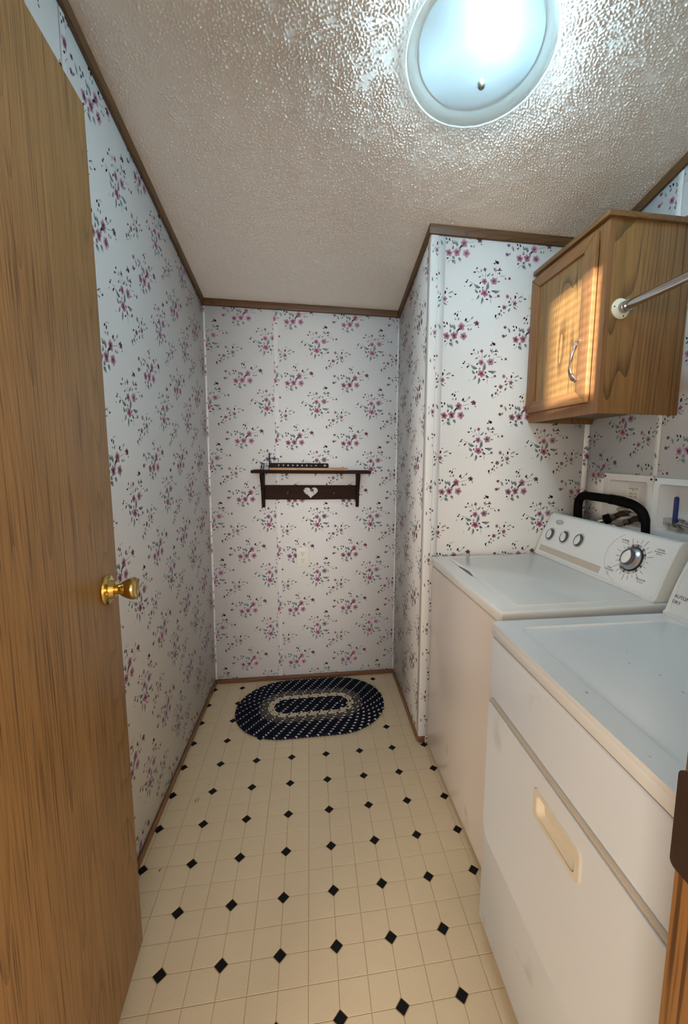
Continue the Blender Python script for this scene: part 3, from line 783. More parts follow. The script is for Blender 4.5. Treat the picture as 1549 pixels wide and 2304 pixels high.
tag(MB().box(1.9, 2.0, HY, 0.15, -.05, 2.5).build('wall_hall_right', M['hall_wall'], smooth=False), 'plain hall end wall on the latch side', 'wall', kind='structure')
hf = MB().box(-3.4, XL - .08, 0.15, 0.25, -.05, 2.5).box(XR + .12, 1.9, 0.15, 0.25, -.05, 2.5)
tag(hf.build('wall_hall_front', M['hall_wall'], smooth=False), 'plain hall wall beside the laundry room', 'wall', kind='structure')
tag(MB().box(-3.5, 2.0, HY - .1, 0.14, 2.45, 2.52).build('ceiling_hall', M['hall_wall'], smooth=False), 'plain hall ceiling', 'ceiling', kind='structure')
win = thing('window_1', 'unseen hall window with a slatted blind, sized to shape the sun patch', 'window', (0, 0, 0)); win['kind'] = 'structure'
wf = MB()
for q in ((WX0 - .04, WX0, WZ0 - .04, WZ1 + .04), (WX1, WX1 + .04, WZ0 - .04, WZ1 + .04), (WX0, WX1, WZ0 - .04, WZ0), (WX0, WX1, WZ1, WZ1 + .04)):
    wf.box(q[0], q[1], HY + .001, HY + .015, q[2], q[3])
wf.build('window_frame', M['slat'], win)
zz = WZ0 + .015
while zz < WZ1:
    s = MB().box(WX0 + .002, WX1 - .002, -.0125, .0125, -.0006, .0006).build('slat', M['slat'], win, loc=(0, HY - .02, zz), rot=(R(38), 0, 0))
    zz += 0.031

# ------------------------------------------------------------------ door frame and strike plate
df = thing('door_frame', 'oak door jambs of the doorway with a dark strike plate', 'door frame', (0, 0, 0)); df['kind'] = 'structure'
MB().box(DX1, DX1 + .019, 0.148, YJ, 0.0, DZ, bev=0.0012).build('jamb', M['jamb_oak'], df)
MB().box(DX0 - .019, DX0, 0.148, YJ, 0.0, DZ, bev=0.0012).build('jamb', M['jamb_oak'], df)
MB().box(DX0, DX1, 0.148, YJ, DZ, DZ + .019, bev=0.002).build('head_jamb', M['jamb_oak'], df)
def strike():
    z0, z1, ye = 1.003, 1.0915, YJ + .0035
    out = rounded(ye - .058, ye, z0, z1, .006, 4)
    hole = rounded(ye - .046, ye - .020, 1.034, 1.062, .004)
    o = pierced('strike_plate', out, [hole], lambda a, b, d: (DX1 - d, a, b), 0.0002, 0.0022, M['bronze'], df)
    o['label'] = 'dark bronze strike plate'
strike()

# ------------------------------------------------------------------ the open door
door = thing('door_1', 'flat light oak door standing open against the papered side wall', 'door', (-0.4503, 1.040, 0.074))
door['kind'] = 'structure'
# local: -y towards the hinge, +x is the face seen, z up
door.rotation_euler = (0, R(-0.39), R(3.9))
MB().box(-.035, 0, -.74, 0, 0.0, 1.977, bev=0.0015).build('door_slab', M['door_oak'], door)
def knob_prof(out):
    return out
def doorknob(parent, side):
    s = 1 if side > 0 else -1
    x = 0 if side > 0 else -.035
    Mx = align((x, -.064, 0.969), (s, 0, 0))
    r = MB().lathe([(0.0, 0.0), (0.0325, 0.0), (0.0335, 0.0025), (0.032, 0.006), (0.027, 0.0085), (0.021, 0.0095), (0.0195, 0.013), (0.0175, 0.0185), (0.012, 0.0205), (0, 0.0205)], 40, Mx)
    ro = r.build('rosette', M['brass'], parent)
    k = MB().lathe([(0, 0.019), (0.0105, 0.020), (0.0108, 0.024), (0.0125, 0.028), (0.017, 0.034), (0.0215, 0.042), (0.0245, 0.050), (0.0252, 0.0545), (0.0238, 0.0585), (0.0205, 0.060), (0.0175, 0.0585), (0.013, 0.057), (0, 0.0565)], 40, Mx)
    k.build('door_knob', M['brass'], parent)
    MB().lathe([(0, 0.0085), (.003, .0085), (.0034, .0105), (.002, .0118), (0, .012)], 12, align((x, -.064 - .0235, 0.966), (s, 0, 0))).build('screw', M['brass'], parent)
doorknob(door, 1)
MB().box(-.030, -.005, -.0008, 0.0016, 0.925, 0.985, bev=.0006).build('latch_plate', M['brass'], door)

# ------------------------------------------------------------------ ceiling light
CN = Vector((-0.00434, -0.20045, -1)).normalized()          # out of the ceiling, into the room
LC = Vector((0.432, 1.178, ceil_z(0.432, 1.178)))
lamp = thing('ceiling_light', 'round frosted glass ceiling light glowing on the textured ceiling', 'light', LC, rot=CN.to_track_quat('Z', 'Y').to_euler())
qi = lamp.rotation_euler.to_matrix().inverted()
MB().lathe([(0, 0.003), (0.146, 0.003), (0.158, 0.006), (0.161, 0.013), (0.152, 0.020), (0, 0.022)], 64).build('base_pan', mat('polished_lamp_pan', (206, 210, 214), 0.24, metal=1.0, bump=(40, 0.05, 0.001)), lamp)
def glass_material():
    m = bpy.data.materials.new('frosted_glass'); m.use_nodes = True
    nt = m.node_tree; nt.nodes.clear(); N = nt.nodes.new; L = nt.links.new
    out = N('ShaderNodeOutputMaterial')
    tr = N('ShaderNodeBsdfTranslucent'); tr.inputs['Color'].default_value = (0.86, 0.97, 1.0, 1)
    tp = N('ShaderNodeBsdfTransparent'); tp.inputs['Color'].default_value = (0.90, 0.98, 1.0, 1)
    df_ = N('ShaderNodeBsdfDiffuse'); df_.inputs['Color'].default_value = (0.80, 0.88, 0.88, 1)
    gl = N('ShaderNodeBsdfGlossy'); gl.inputs['Roughness'].default_value = 0.25
    tc = N('ShaderNodeTexCoord'); wv = N('ShaderNodeTexWave'); wv.wave_type = 'RINGS'; wv.rings_direction = 'SPHERICAL'
    wv.inputs['Scale'].default_value = 26; wv.inputs['Distortion'].default_value = 1.2; wv.inputs['Detail'].default_value = 1
    mp = N('ShaderNodeMapping'); mp.inputs['Location'].default_value = (0.02, 0.05, 0.02)
    L(tc.outputs['Object'], mp.inputs['Vector']); L(mp.outputs['Vector'], wv.inputs['Vector'])
    bp = N('ShaderNodeBump'); bp.inputs['Strength'].default_value = 0.25; bp.inputs['Distance'].default_value = 0.0012
    L(wv.outputs['Fac'], bp.inputs['Height'])
    for s in (tr, df_, gl): L(bp.outputs['Normal'], s.inputs['Normal'])
    a = N('ShaderNodeMixShader'); a.inputs[0].default_value = 0.992; L(tr.outputs[0], a.inputs[1]); L(df_.outputs[0], a.inputs[2])
    b = N('ShaderNodeMixShader'); b.inputs[0].default_value = 0.54; L(a.outputs[0], b.inputs[1]); L(tp.outputs[0], b.inputs[2])
    c = N('ShaderNodeMixShader'); c.inputs[0].default_value = 0.04; L(b.outputs[0], c.inputs[1]); L(gl.outputs[0], c.inputs[2])
    L(c.outputs[0], out.inputs['Surface'])
    return m
sh = []
for k in range(26):
    t = k / 25
    r = 0.193 * (1 - t)
    sh.append((r, 0.032 + 0.078 * (1 - (r / 0.193) ** 2.2)))
sh[-1] = (0.004, 0.110)
MB().lathe([(0.190, 0.030)] + sh, 72).build('glass_shade', glass_material(), lamp)
MB().lathe([(0, 0.106), (0.0085, 0.106), (0.0105, 0.111), (0.0100, 0.117), (0.0075, 0.122), (0.0045, 0.1255), (0, 0.1265)], 24).build('finial', mat('brushed_nickel_finial', (150, 150, 138), 0.4, metal=0.9, mottle=(90, 0.1)), lamp)
emi = bpy.data.materials.new('lit_bulb'); emi.use_nodes = True
eb = emi.node_tree.nodes['Principled BSDF']; eb.inputs['Emission Color'].default_value = (0.56, 0.84, 1, 1); eb.inputs['Emission Strength'].default_value = BULB_GLOW
def bulb(yc, m):
    # lying along the lamp's horizontal axis, towards / away from the doorway
    d = 1 if yc > 0 else -1
    loc_dir = (qi @ Vector((0.12, -1, 0.2))).normalized() * d
    B0 = Vector((0, 0, 0.055)) + loc_dir * 0.052
    MB().lathe([(0, 0), (.013, 0), (.013, .02), (.016, .03), (.027, .05), (.030, .065), (.027, .080), (.016, .092), (0, .096)], 24, align(B0 - loc_dir * .03, loc_dir)).build('light_bulb', m, lamp)
    return B0 + loc_dir * 0.035
bp_ = bulb(1, emi)
# ------------------------------------------------------------------ wall cabinet
CX0, CX1, CY0, CY1, CZ0, CZ1 = 0.945, XR - .001, 1.327, YA - .006, 1.4935, 2.108
cab = thing('wall_cabinet', 'oak wall cabinet with one panelled door hung in the corner above the washer', 'cabinet', (CX0, CY0, CZ0))
lx, ly, lz = CX1 - CX0, CY1 - CY0, CZ1 - CZ0
MB().box(0.0185, lx, 0, .012, 0, lz, bev=.001).build('side_panel', M['cab_oak'], cab)
MB().box(0.0185, lx, ly - .012, ly, 0, lz, bev=.001).build('side_panel', M['cab_oak'], cab)
MB().box(0.019, lx, .0125, ly - .0125, .022, .034).build('bottom_panel', M['cab_top'], cab)
MB().box(lx - .006, lx, .0125, ly - .0125, .035, lz - .001).build('back_panel', M['cab_oak'], cab)
pierced('face_frame', [(0, 0), (ly, 0), (ly, lz), (0, lz)], [[(.045, .045), (ly - .045, .045), (ly - .045, lz - .045), (.045, lz - .045)]], lambda a, b, d: (d, a, b), 0, .018, M['cab_frame_v'], cab)
MB().box(-.014, lx - .001, -.012, ly, lz + .0005, lz + .019, bev=.004).build('top_cap', M['cab_top'], cab)
cd = bpy.data.objects.new('cabinet_door', None); link(cd, cab)
ex, ey0, ey1, ez0, ez1 = -.0005, .046, .463, .040, .596
tk = .017; sw, rw = .060, .044
fr = lambda a, b, d: (ex - d, a, b)
MB().prism([(ey0, ez0), (ey0 + sw, ez0 + rw), (ey0 + sw, ez1 - rw), (ey0, ez1)], fr, 0, tk, bev=.0025).build('stile', M['cab_frame_v'], cd)
MB().prism([(ey1, ez0), (ey1 - sw, ez0 + rw), (ey1 - sw, ez1 - rw), (ey1, ez1)], fr, 0, tk, bev=.0025).build('stile', M['cab_frame_v'], cd)
MB().prism([(ey0 + .0003, ez0), (ey1 - .0003, ez0), (ey1 - sw, ez0 + rw - .0002), (ey0 + sw, ez0 + rw - .0002)], fr, 0, tk, bev=.0025).build('rail', M['cab_frame_y'], cd)
MB().prism([(ey0 + .0003, ez1), (ey1 - .0003, ez1), (ey1 - sw, ez1 - rw + .0002), (ey0 + sw, ez1 - rw + .0002)], fr, 0, tk, bev=.0025).build('rail', M['cab_frame_y'], cd)
MB().box(ex - .0085, ex - .001, ey0 + sw + .0004, ey1 - sw - .0004, ez0 + rw + .0004, ez1 - rw - .0004).build('door_panel', M['cab_oak_panel'], cd)
# wavy pull
hy = ey0 + .054
pts, rad = [], []
for k in range(33):
    t = k / 32
    z = .125 + t * .135
    out = .024 * math.sin(math.pi * t) ** 0.7
    wob = .007 * math.sin(2 * math.pi * t)
    pts.append((ex - tk - .004 - out, hy + wob, z))
    rad.append(.0022 + .0016 * math.sin(math.pi * t) + (.0028 if k in (2, 3, 4, 28, 29, 30) else 0))
pl_ = MB().tube(pts, rad, 12)
for z in (.125, .260):
    pl_.tube([(ex - tk + .001, hy, z), (ex - tk - .006, hy, z)], .0045, 12)
pl_.build('door_pull', M['chrome'], cd)
for z in (.075, .485):
    h = MB().tube([(ex - tk - .003, ey1 + .004, z), (ex - tk - .003, ey1 + .004, z + .055)], .0042, 10)
    h.box(ex - tk - .004, ex - tk + .004, ey1 - .0005, ey1 + .0035, z + .004, z + .051)
    h.build('door_hinge', M['hinge'], cd)

# ------------------------------------------------------------------ hanging rod fixed to the cabinet side
RX, RZ = 1.001, 1.831
rod = thing('hanging_rod', 'chrome hanging rod in a round ivory socket on the cabinet side', 'rod', (RX, CY0, RZ))
RM = align((0, -.0006, 0), (0, -1, 0))
MB().lathe([(0, 0), (.0325, 0), (.0325, .003), (.030, .0055), (.020, .007), (.0195, .012), (0, .012)], 36, RM).build('socket', M['flange'], rod)
for a in (50, 170, 290):
    MB().lathe([(0, .0045), (.0028, .0045), (.0025, .0066), (0, .007)], 10, align((.0255 * math.cos(R(a)), -.0006, .0255 * math.sin(R(a))), (0, -1, 0))).build('screw', M['screw_black'], rod)
MB().lathe([(0, .0122), (.0178, .0122), (.0178, .028), (.0165, .029), (.0165, .034), (.0178, .035), (.0178, .040), (0, .040)], 32, RM).build('collar', M['silver'], rod)
MB().lathe([(0, .0405), (.0142, .0405), (.0142, CY0 - YF - .014), (0, CY0 - YF - .014)], 32, RM).build('tube', M['chrome'], rod)
MB().lathe([(0, 0), (.0325, 0), (.0325, .003), (.020, .007), (.0195, .012), (0, .012)], 32, align((0, -(CY0 - YF) + .0004, 0), (0, 1, 0))).build('socket', M['flange'], rod)

# ------------------------------------------------------------------ washing machine
ua, ub = 0.0780, 0.1820
ul = math.hypot(ua, ub); ua /= ul; ub /= ul
def make_console(root, x0, z0, y0, y1, s_h, deep, z_top_extra=0.0):
    """Sloping control console; returns F(y, s, h) on its face."""
    F = lambda y, s, h: (x0 + s * ua - h * ub, y, z0 + s * ub + h * ua)
    xt, _, zt_ = F(0, s_h, 0)
    prof = [(x0, z0), (x0 + .012 * ua - .004, z0 + .012 * ub)]
    n = 10
    for k in range(n + 1):
        s = .014 + (s_h - .018) * k / n
        h = .004 * math.sin(math.pi * k / n)
        p = F(0, s, h - .001); prof.append((p[0], p[2]))
    prof += [(xt + .004, zt_ + .0015), (xt + .010, zt_ + .003), (xt + .030, zt_ + .003), (xt + deep, zt_ - .012), (xt + deep, z0)]
    place = lambda a, b, d: (a, d, b)
    w = .013
    MB().prism(prof, place, y0 + w, y1 - w).build('console_body', M['console'], root)
    big = [(a - (.002 if i < n + 3 else 0), b + (.002 if i >= n + 3 and b > z0 + .01 else 0)) for i, (a, b) in enumerate(prof)]
    for a, b in ((y0, y0 + w), (y1 - w, y1)):
        MB().prism(big, place, a, b, bev=.003).build('end_cap', M['cream'], root)
    return lambda y, s, h: F(y, s, h + .004 * math.sin(math.pi * min(max((s - .014) / (s_h - .018), 0), 1)) - .0008)

def knob(root, F, y, s, r, turn=0.0):
    """Round grey knob with a pale teardrop grip."""
    P = Vector(F(y, s, 0)); nrm = Vector((-ub, 0, ua)); tv = Vector((0, -1, 0)); uv = Vector((ua, 0, ub))
    k = thing_child('control_knob', root)
    Mx = Matrix.Translation(P) @ Matrix(((tv.x, uv.x, nrm.x, 0), (tv.y, uv.y, nrm.y, 0), (tv.z, uv.z, nrm.z, 0), (0, 0, 0, 1)))
    MB().lathe([(0, 0), (r * 1.22, 0), (r * 1.2, .002), (0, .002)], 32, Mx).build('knob_ring', M['knob_ring'], k)
    MB().lathe([(0, .002), (r, .002), (r * .98, .005), (r * .90, .0072), (0, .0074)], 32, Mx).build('knob_base', M['knob_grey'], k)
    tear = []
    for i in range(20):
        a = 2 * math.pi * i / 20
        x, yv = .60 * r * math.sin(a), r * (.84 * -math.cos(a))
        if yv > 0: x *= (1 - .62 * (yv / (.84 * r)) ** 2)
        c, s_ = math.cos(turn), math.sin(turn)
        tear.append((x * c - yv * s_, x * s_ + yv * c))
    MB().prism(tear, lambda a, b, d: tuple(Mx @ Vector((a, b, d))), .0070, .0102, bev=.0012).build('knob_grip', M['console'], k)
    return k

def thing_child(name, parent):
    o = bpy.data.objects.new(name, None); o.empty_display_size = .03
    return link(o, parent)

WA = 0.0225
wash = thing('washing_machine', 'white top-loading washing machine in the nook beside the papered corner', 'washing machine', (0.5275, 1.091, 0.0), rotz=WA)
WW, WD = 0.672, 0.650
MB().box(0, WD, 0, WW, .022, .863, bev=.010, seg=3).build('cabinet', M['washer_front'], wash)
MB().box(.006, WD - .006, .006, WW - .006, .8632, .8668).build('seam', M['seam'], wash)
MB().box(-.004, WD + .004, -.002, WW + .002, .867, .905, bev=.009, seg=3).build('top_panel', M['white_top'], wash)
for a, b in ((.05, .05), (.05, WW - .05), (WD - .05, .05), (WD - .05, WW - .05)):
    MB().lathe([(0, 0), (.02, 0), (.02, .008), (.012, .012), (.012, .0218), (0, .0218)], 16, Matrix.Translation((a, b, 0.0002))).build('foot', M['black'], wash)
lid_out = []
for (x, y) in rounded(.058, .487, .034, .616, .016, 4):
    lid_out.append((x, y))
# finger scoop: the front edge of the lid swings back between y .36 and .47
sc = []
for k in range(13):
    t = k / 12
    sc.append((.058 + .010 * math.sin(math.pi * t) ** 1.2, .50 - t * .15))
idx = next(i for i, p in enumerate(lid_out) if p[0] < .0585 and abs(p[1] - (.616 - .016)) < 1e-3)
lid_out = lid_out[:idx + 1] + sc + lid_out[idx + 1:]
MB().prism(lid_out, lambda a, b, d: (a, b, d), .9052, .9085, bev=.0012).build('lid', M['white_top'], wash)
MB().prism(sc + [(.0545, .36), (.0535, .425), (.0545, .49)], lambda a, b, d: (a, b, d), .9051, .9058).build('finger_scoop_shade', M['knob_grey'], wash)  # flat dark piece stands in for the shade inside the scoop
F = make_console(wash, .498, .9055, .004, .690, .196, .045)
def strip_on(F, pts, h0, h1, name, m, root):
    """A thin plate on the console face given by its outline in (y, s)."""
    return MB().prism(pts, lambda a, b, d: F(a, b, d), h0, h1).build(name, m, root)
dial_c = (.150, .108)
band = [(.668, .020), (.668, .047)]
for k in range(9):
    y = .668 - (.668 - .268) * k / 8; band.append((y, .047))
band += [(.2755, .030), (.270, .022), (.262, .020)]
# band follows the face: thin plate in slices
bb = MB()
ys = [.668, .56, .46, .36, .268]
for a, b in zip(ys[:-1], ys[1:]):
    for s0, s1 in ((.020, .029), (.029, .038), (.038, .047)):
        bb.prism([(a, s0), (a, s1), (b, s1), (b, s0)], lambda p, q, d: F(p, q, d), .0002, .0008)
bb.build('console_band', M['band'], wash)
# arc round the dial
arc = []
for k in range(29):
    a = R(108 + 144 * k / 28)
    y, s = dial_c[0] - .122 * math.cos(a), dial_c[1] + .098 * math.sin(a)
    if .014 < s < .186: arc.append((y, s))
ab = MB().tube([F(y, s, .0006) for y, s in arc], .0007, 6)
ab.build('console_arc', M['knob_ring'], wash)
knob(wash, F, .628, .103, .0255, 0.25)
knob(wash, F, .529, .109, .0255, 0.45)
knob(wash, F, .436, .114, .0255, -0.1)
# dial
def frameF(F, y, s):
    P = Vector(F(y, s, 0)); nrm = Vector((-ub, 0, ua)); tv = Vector((0, -1, 0)); uv = Vector((ua, 0, ub))
    return Matrix.Translation(P) @ Matrix(((tv.x, uv.x, nrm.x, 0), (tv.y, uv.y, nrm.y, 0), (tv.z, uv.z, nrm.z, 0), (0, 0, 0, 1)))
DM = frameF(F, *dial_c)
dial = thing_child('cycle_dial', wash)
greys = [mat('dial_segment_grey_%s' % n, c, 0.6, mottle=(40, 0.02)) for n, c in (('pale', (206, 208, 210)), ('mid', (160, 162, 164)), ('deep', (96, 96, 100)))]
for k in range(30):
    a0, a1 = R(k * 12 + 1.2), R(k * 12 + 10.8)
    MB().prism([(.044 * math.cos(a0), .044 * math.sin(a0)), (.053 * math.cos(a0), .053 * math.sin(a0)), (.053 * math.cos(a1), .053 * math.sin(a1)), (.044 * math.cos(a1), .044 * math.sin(a1))],
               lambda p, q, d: tuple(DM @ Vector((p, q, d))), .0004, .0012).build('dial_segment', greys[(k * 7 + k // 4) % 3], dial)
MB().lathe([(0, .0005), (.0435, .0005), (.0435, .004), (.041, .006), (0, .006)], 48, DM).build('dial_rim', M['screw_black'], dial)
MB().lathe([(0, .006), (.040, .006), (.0385, .011), (.030, .017), (.0275, .018), (0, .018)], 48, DM).build('dial_skirt', M['silver'], dial)
MB().lathe([(0, .018), (.0285, .018), (.028, .022), (.0265, .0242), (0, .0244)], 40, DM).build('dial_knob', M['knob_grey'], dial)
tear = []
for i in range(24):
    a = 2 * math.pi * i / 24
    x, yv = .0180 * math.sin(a), -.0245 * math.cos(a)
    if yv > 0: x *= 1 - .55 * (yv / .0235) ** 2
    c, s_ = math.cos(-.15), math.sin(-.15)
    tear.append((x * c - yv * s_, x * s_ + yv * c))
MB().prism(tear, lambda p, q, d: tuple(DM @ Vector((p, q, d))), .0240, .0282, bev=.0015).build('dial_grip', M['console'], dial)
# ticks and print
tk_ = MB()
for k in range(22):
    a = 2 * math.pi * k / 22 + .05
    l = .010 + .012 * ((k * 5) % 3) / 2
    r0 = .057
    ca, sa = math.cos(a), math.sin(a); w = .0006
    tk_.prism([(r0 * ca - w * sa, r0 * sa + w * ca), (r0 * ca + w * sa, r0 * sa - w * ca), ((r0 + l) * ca + w * sa, (r0 + l) * sa - w * ca), ((r0 + l) * ca - w * sa, (r0 + l) * sa + w * ca)],
              lambda p, q, d: F(dial_c[0] - p, dial_c[1] + q, d), .0003, .0007)
tk_.build('tick_marks', M['ink'], dial)
def ctext(root, F, body, y, s, size, m='ink', name='printed_text', al='CENTER'):
    return text(name, body, size, lambda a, b, d: F(y - a, s + b, d + .0004), M[m], root, al)
ctext(wash, F, 'NORMAL', .213, .164, .0085, 'ink_dark'); ctext(wash, F, 'heavy duty', .213, .156, .0055)
ctext(wash, F, 'CASUAL', .062, .163, .0085, 'ink_dark'); ctext(wash, F, 'Permanent Press', .062, .155, .0060, 'ink_dark'); ctext(wash, F, 'and knits', .062, .148, .0060)
ctext(wash, F, 'HAND', .228, .056, .0080, 'ink_dark'); ctext(wash, F, 'WASHABLES', .228, .048, .0080, 'ink_dark'); ctext(wash, F, 'silks', .228, .039, .0055); ctext(wash, F, 'wools', .228, .032, .0055)
ctext(wash, F, 'DELICATES', .085, .052, .0080, 'ink_dark'); ctext(wash, F, 'and casuals', .085, .044, .0055)
ctext(wash, F, 'WATER LEVEL', .620, .0425, .0055); ctext(wash, F, 'WATER TEMP', .528, .0425, .0055); ctext(wash, F, 'wash / rinse', .528, .036, .0045); ctext(wash, F, 'RINSE OPTION', .420, .0425, .0055)
BM_ = frameF(F, .605, .166)
badge = []
for i in range(28):
    a = 2 * math.pi * i / 28; badge.append((.026 * math.cos(a), .0105 * math.sin(a)))
bo = MB().prism(badge, lambda p, q, d: tuple(BM_ @ Vector((p, q, d))), .0003, .002, bev=.0006).build('oval_badge', M['silver'], wash)
bo['label'] = 'small silver oval badge'
MB().prism([(a * .72, b * .6) for a, b in badge], lambda p, q, d: tuple(BM_ @ Vector((p, q, d))), .002, .0024).build('badge_inlay', M['knob_ring'], bo)

# ------------------------------------------------------------------ clothes dryer
DYL, DXF = 0.2840, 0.466
dry = thing('clothes_dryer', 'white front-loading clothes dryer nearest the doorway', 'dryer', (DXF, DYL, 0.0))
DW, DD = 0.7375, 0.690
MB().box(0, DD, 0, DW, .022, .8685, bev=.008, seg=3).build('cabinet', M['dryer_front'], dry)
MB().box(.005, DD - .005, .005, DW - .005, .8687, .8723).build('seam', M['seam'], dry)
for a, b in ((.05, .05), (.05, DW - .05), (DD - .05, .05), (DD - .05, DW - .05)):
    MB().lathe([(0, 0), (.02, 0), (.02, .008), (.012, .012), (.012, .0218), (0, .0218)], 16, Matrix.Translation((a, b, 0.0002))).build('foot', M['black'], dry)
inner = rounded(.052, .500, .052, DW - .046, .030, 6)
MB().box(0.0, DD, 0.0, DW, .8725, .9035, bev=.004).build('top_panel', M['dryer_top'], dry)
pierced('top_rim', rounded(0.0, DD, 0.0, DW, .008, 3), [inner], lambda a, b, d: (a, b, d), .8990, .9090, M['dryer_top'], dry, bev=.0035)
# door: y is measured from the near end; far edge .705, top .705
do = []
ya0, ya1, za0, za1 = .028, .7055, .325, .7055
do = [(ya0, za1), (ya0, za0 + .03), (ya0 + .009, za0 + .009), (ya0 + .03, za0), (ya1 - .03, za0), (ya1 - .009, za0 + .009), (ya1, za0 + .03), (ya1, za1 - .006), (ya1 - .006, za1), (ya0 + .006, za1)]
do = do[1:]
do.insert(0, (ya0, za1 - .006))
hole = rounded(.3125, .4570, .6065, .6600, .006, 3)
dd_ = thing_child('dryer_door', dry)
pierced('door_panel', do, [hole], lambda a, b, d: (-d, a, b), .0012, .013, M['dryer_front'], dd_, bev=.004)
pierced('door_seam', [(a + (.0022 if a > .35 else -.0022), b + (.0022 if b > .5 else -.0022)) for a, b in do], [hole], lambda a, b, d: (-d, a, b), .0003, .0011, M['seam_light'], dd_)
MB().box(-.0105, -.0006, ya0 + .004, ya1 - .004, za1 + .0026, za1 + .0080, bev=.001).build('door_gasket', M['gasket'], dd_)
pierced('handle_plate', rounded(.3080, .4615, .6020, .6650, .010, 4), [rounded(.320, .4500, .6110, .6565, .012, 5)], lambda a, b, d: (-d, a, b), .0132, .0162, M['handle_cream'], dd_, bev=.0008)
def cup():
    o = rounded(.3205, .4495, .6115, .6560, .012, 5)
    i_ = rounded(.330, .440, .621, .650, .008, 5)
    b = bmesh.new()
    A = [b.verts.new((-.0140, y, z)) for y, z in o]; B = [b.verts.new((-.0028, y, z)) for y, z in i_]
    n = len(o)
    for k in range(n): b.faces.new((A[k], A[(k + 1) % n], B[(k + 1) % n], B[k]))
    b.faces.new(B)
    bmesh.ops.recalc_face_normals(b, faces=b.faces)
    m = MB(); m._merge(b)
    m.build('handle_cup', M['handle_cream'], dd_)
cup()
F2 = make_console(dry, .506, .9095, .004, DW - .004, .196, .045)
ctext(dry, F2, 'AUTOMATIC', .722, .060, .0135, 'ink_dark', al='LEFT'); ctext(dry, F2, 'DRY', .722, .044, .0135, 'ink_dark', al='LEFT')
ctext(dry, F2, 'VERY', .690, .100, .010, 'ink_dark', al='LEFT'); ctext(dry, F2, 'DRY', .690, .088, .010, 'ink_dark', al='LEFT')
knob(dry, F2, .20, .108, .028, .2)

# ------------------------------------------------------------------ outlet boxes in the right wall
def outlet_box(name, label, fy0, fy1, fz0, fz1, hb, screws):
    t = thing(name, label, 'outlet box', (XR, (fy0 + fy1) / 2, (fz0 + fz1) / 2))
    oy, oz = (fy0 + fy1) / 2, (fz0 + fz1) / 2
    y0, y1, z0, z1 = hb[0] + .001, hb[1] - .001, hb[2] + .001, hb[3] - .001
    pierced('flange', rounded(fy0 - oy, fy1 - oy, fz0 - oz, fz1 - oz, .006, 3), [rounded(y0 - oy, y1 - oy, z0 - oz, z1 - oz, .010, 4)], lambda a, b, d: (-d, a, b), .0005, .0055, M['box_white'], t, bev=.001)
    b = bmesh.new()
    o = rounded(y0 - oy, y1 - oy, z0 - oz, z1 - oz, .010, 4); i_ = rounded(y0 - oy + .008, y1 - oy - .008, z0 - oz + .008, z1 - oz - .008, .010, 4)
    A = [b.verts.new((-.0005, y, z)) for y, z in o]; B = [b.verts.new((.072, y, z)) for y, z in i_]
    n = len(o)
    for k in range(n): b.faces.new((A[k], A[(k + 1) % n], B[(k + 1) % n], B[k]))
    b.faces.new(B); bmesh.ops.recalc_face_normals(b, faces=b.faces)
    m = MB(); m._merge(b); m.build('recess', M['box_white'], t)
    for y, z in screws:
        MB().lathe([(0, 0), (.0045, 0), (.0042, .002), (.002, .0032), (0, .0034)], 14, align((-.0056, y - oy, z - oz), (-1, 0, 0))).build('screw', M['screw_black'], t)
    return t, oy, oz
bx1, o1y, o1z = outlet_box('washer_outlet_box', 'recessed white plumbing box with two hose taps behind the washer', 1.4015, 1.668, 1.050, 1.2785, HB[1], ((1.660, 1.267), (1.4085, 1.266), (1.412, 1.060)))
bx2, o2y, o2z = outlet_box('valve_outlet_box', 'recessed white plumbing box holding a blue lever valve', 1.128, 1.3930, 1.050, 1.2735, HB[0], ((1.386, 1.266), (1.3885, 1.056), (1.135, 1.262)))
# taps in the first box: local frame of the box (x into the wall)
def tap(y, z, handle_y, ring=None):
    v = thing_child('hose_tap', bx1)
    MB().tube([(.071, y, z + .012), (.030, y, z + .010), (.010, y + .002, z)], .012, 14).build('tap_body', M['old_brass'], v)
    MB().tube([(.030, y, z + .014), (.030, y + (handle_y - y) * .6, z + .028)], .006, 12).build('tap_stem', M['old_brass'], v)
    prof = []
    hm = align((.028, handle_y, z + .030), (-.2, .1, 1))
    MB().lathe([(0, -.003), (.019, -.003), (.023, .001), (.021, .006), (.012, .008), (0, .009)], 14, hm).build('tap_handle', M['valve_handle'], v)
    nm = align((.008, y + .003, z - .002), (-.75, .62, -.42))
    MB().lathe([(0, 0), (.0150, 0), (.0150, .016), (.0125, .019), (0, .019)], 6, nm).build('hose_nut', M['old_brass'], v)
    if ring: MB().lathe([(.008, .019), (.019, .019), (.021, .024), (.021, .042), (.018, .046), (.008, .046)], 24, nm).build('black_collar', M['black'], v)
    return v
tap(1.596 - o1y, 1.100 - o1z, 1.586 - o1y, True)
tap(1.518 - o1y, 1.090 - o1z, 1.512 - o1y)
def inlet_hose(y, z, label, name='inlet_hose'):
    h = thing(name, label, 'hose', (XR, y, z))
    d = Vector((-.75, .62, -.42)).normalized()
    p0 = Vector((.008, .003, -.002)) + d * .020
    pts = [p0 + d * (.012 * k) for k in range(7)]
    e = pts[-1]
    pts += [e + Vector((-.010, .012, -.014)), e + Vector((-.012, .018, -.04)), e + Vector((-.010, .02, -.09)), e + Vector((-.008, .02, -.16))]
    MB().tube(pts, .0095, 14).build('hose_tube', M['grey_hose'], h)
    MB().lathe([(0, .0), (.0125, .0), (.0125, .018), (0, .018)], 18, align(p0 + d * .030, d)).build('hose_ferrule', M['silver'], h)
    return h
inlet_hose(1.596, 1.100, 'grey inlet hose on the tap with a black collar')
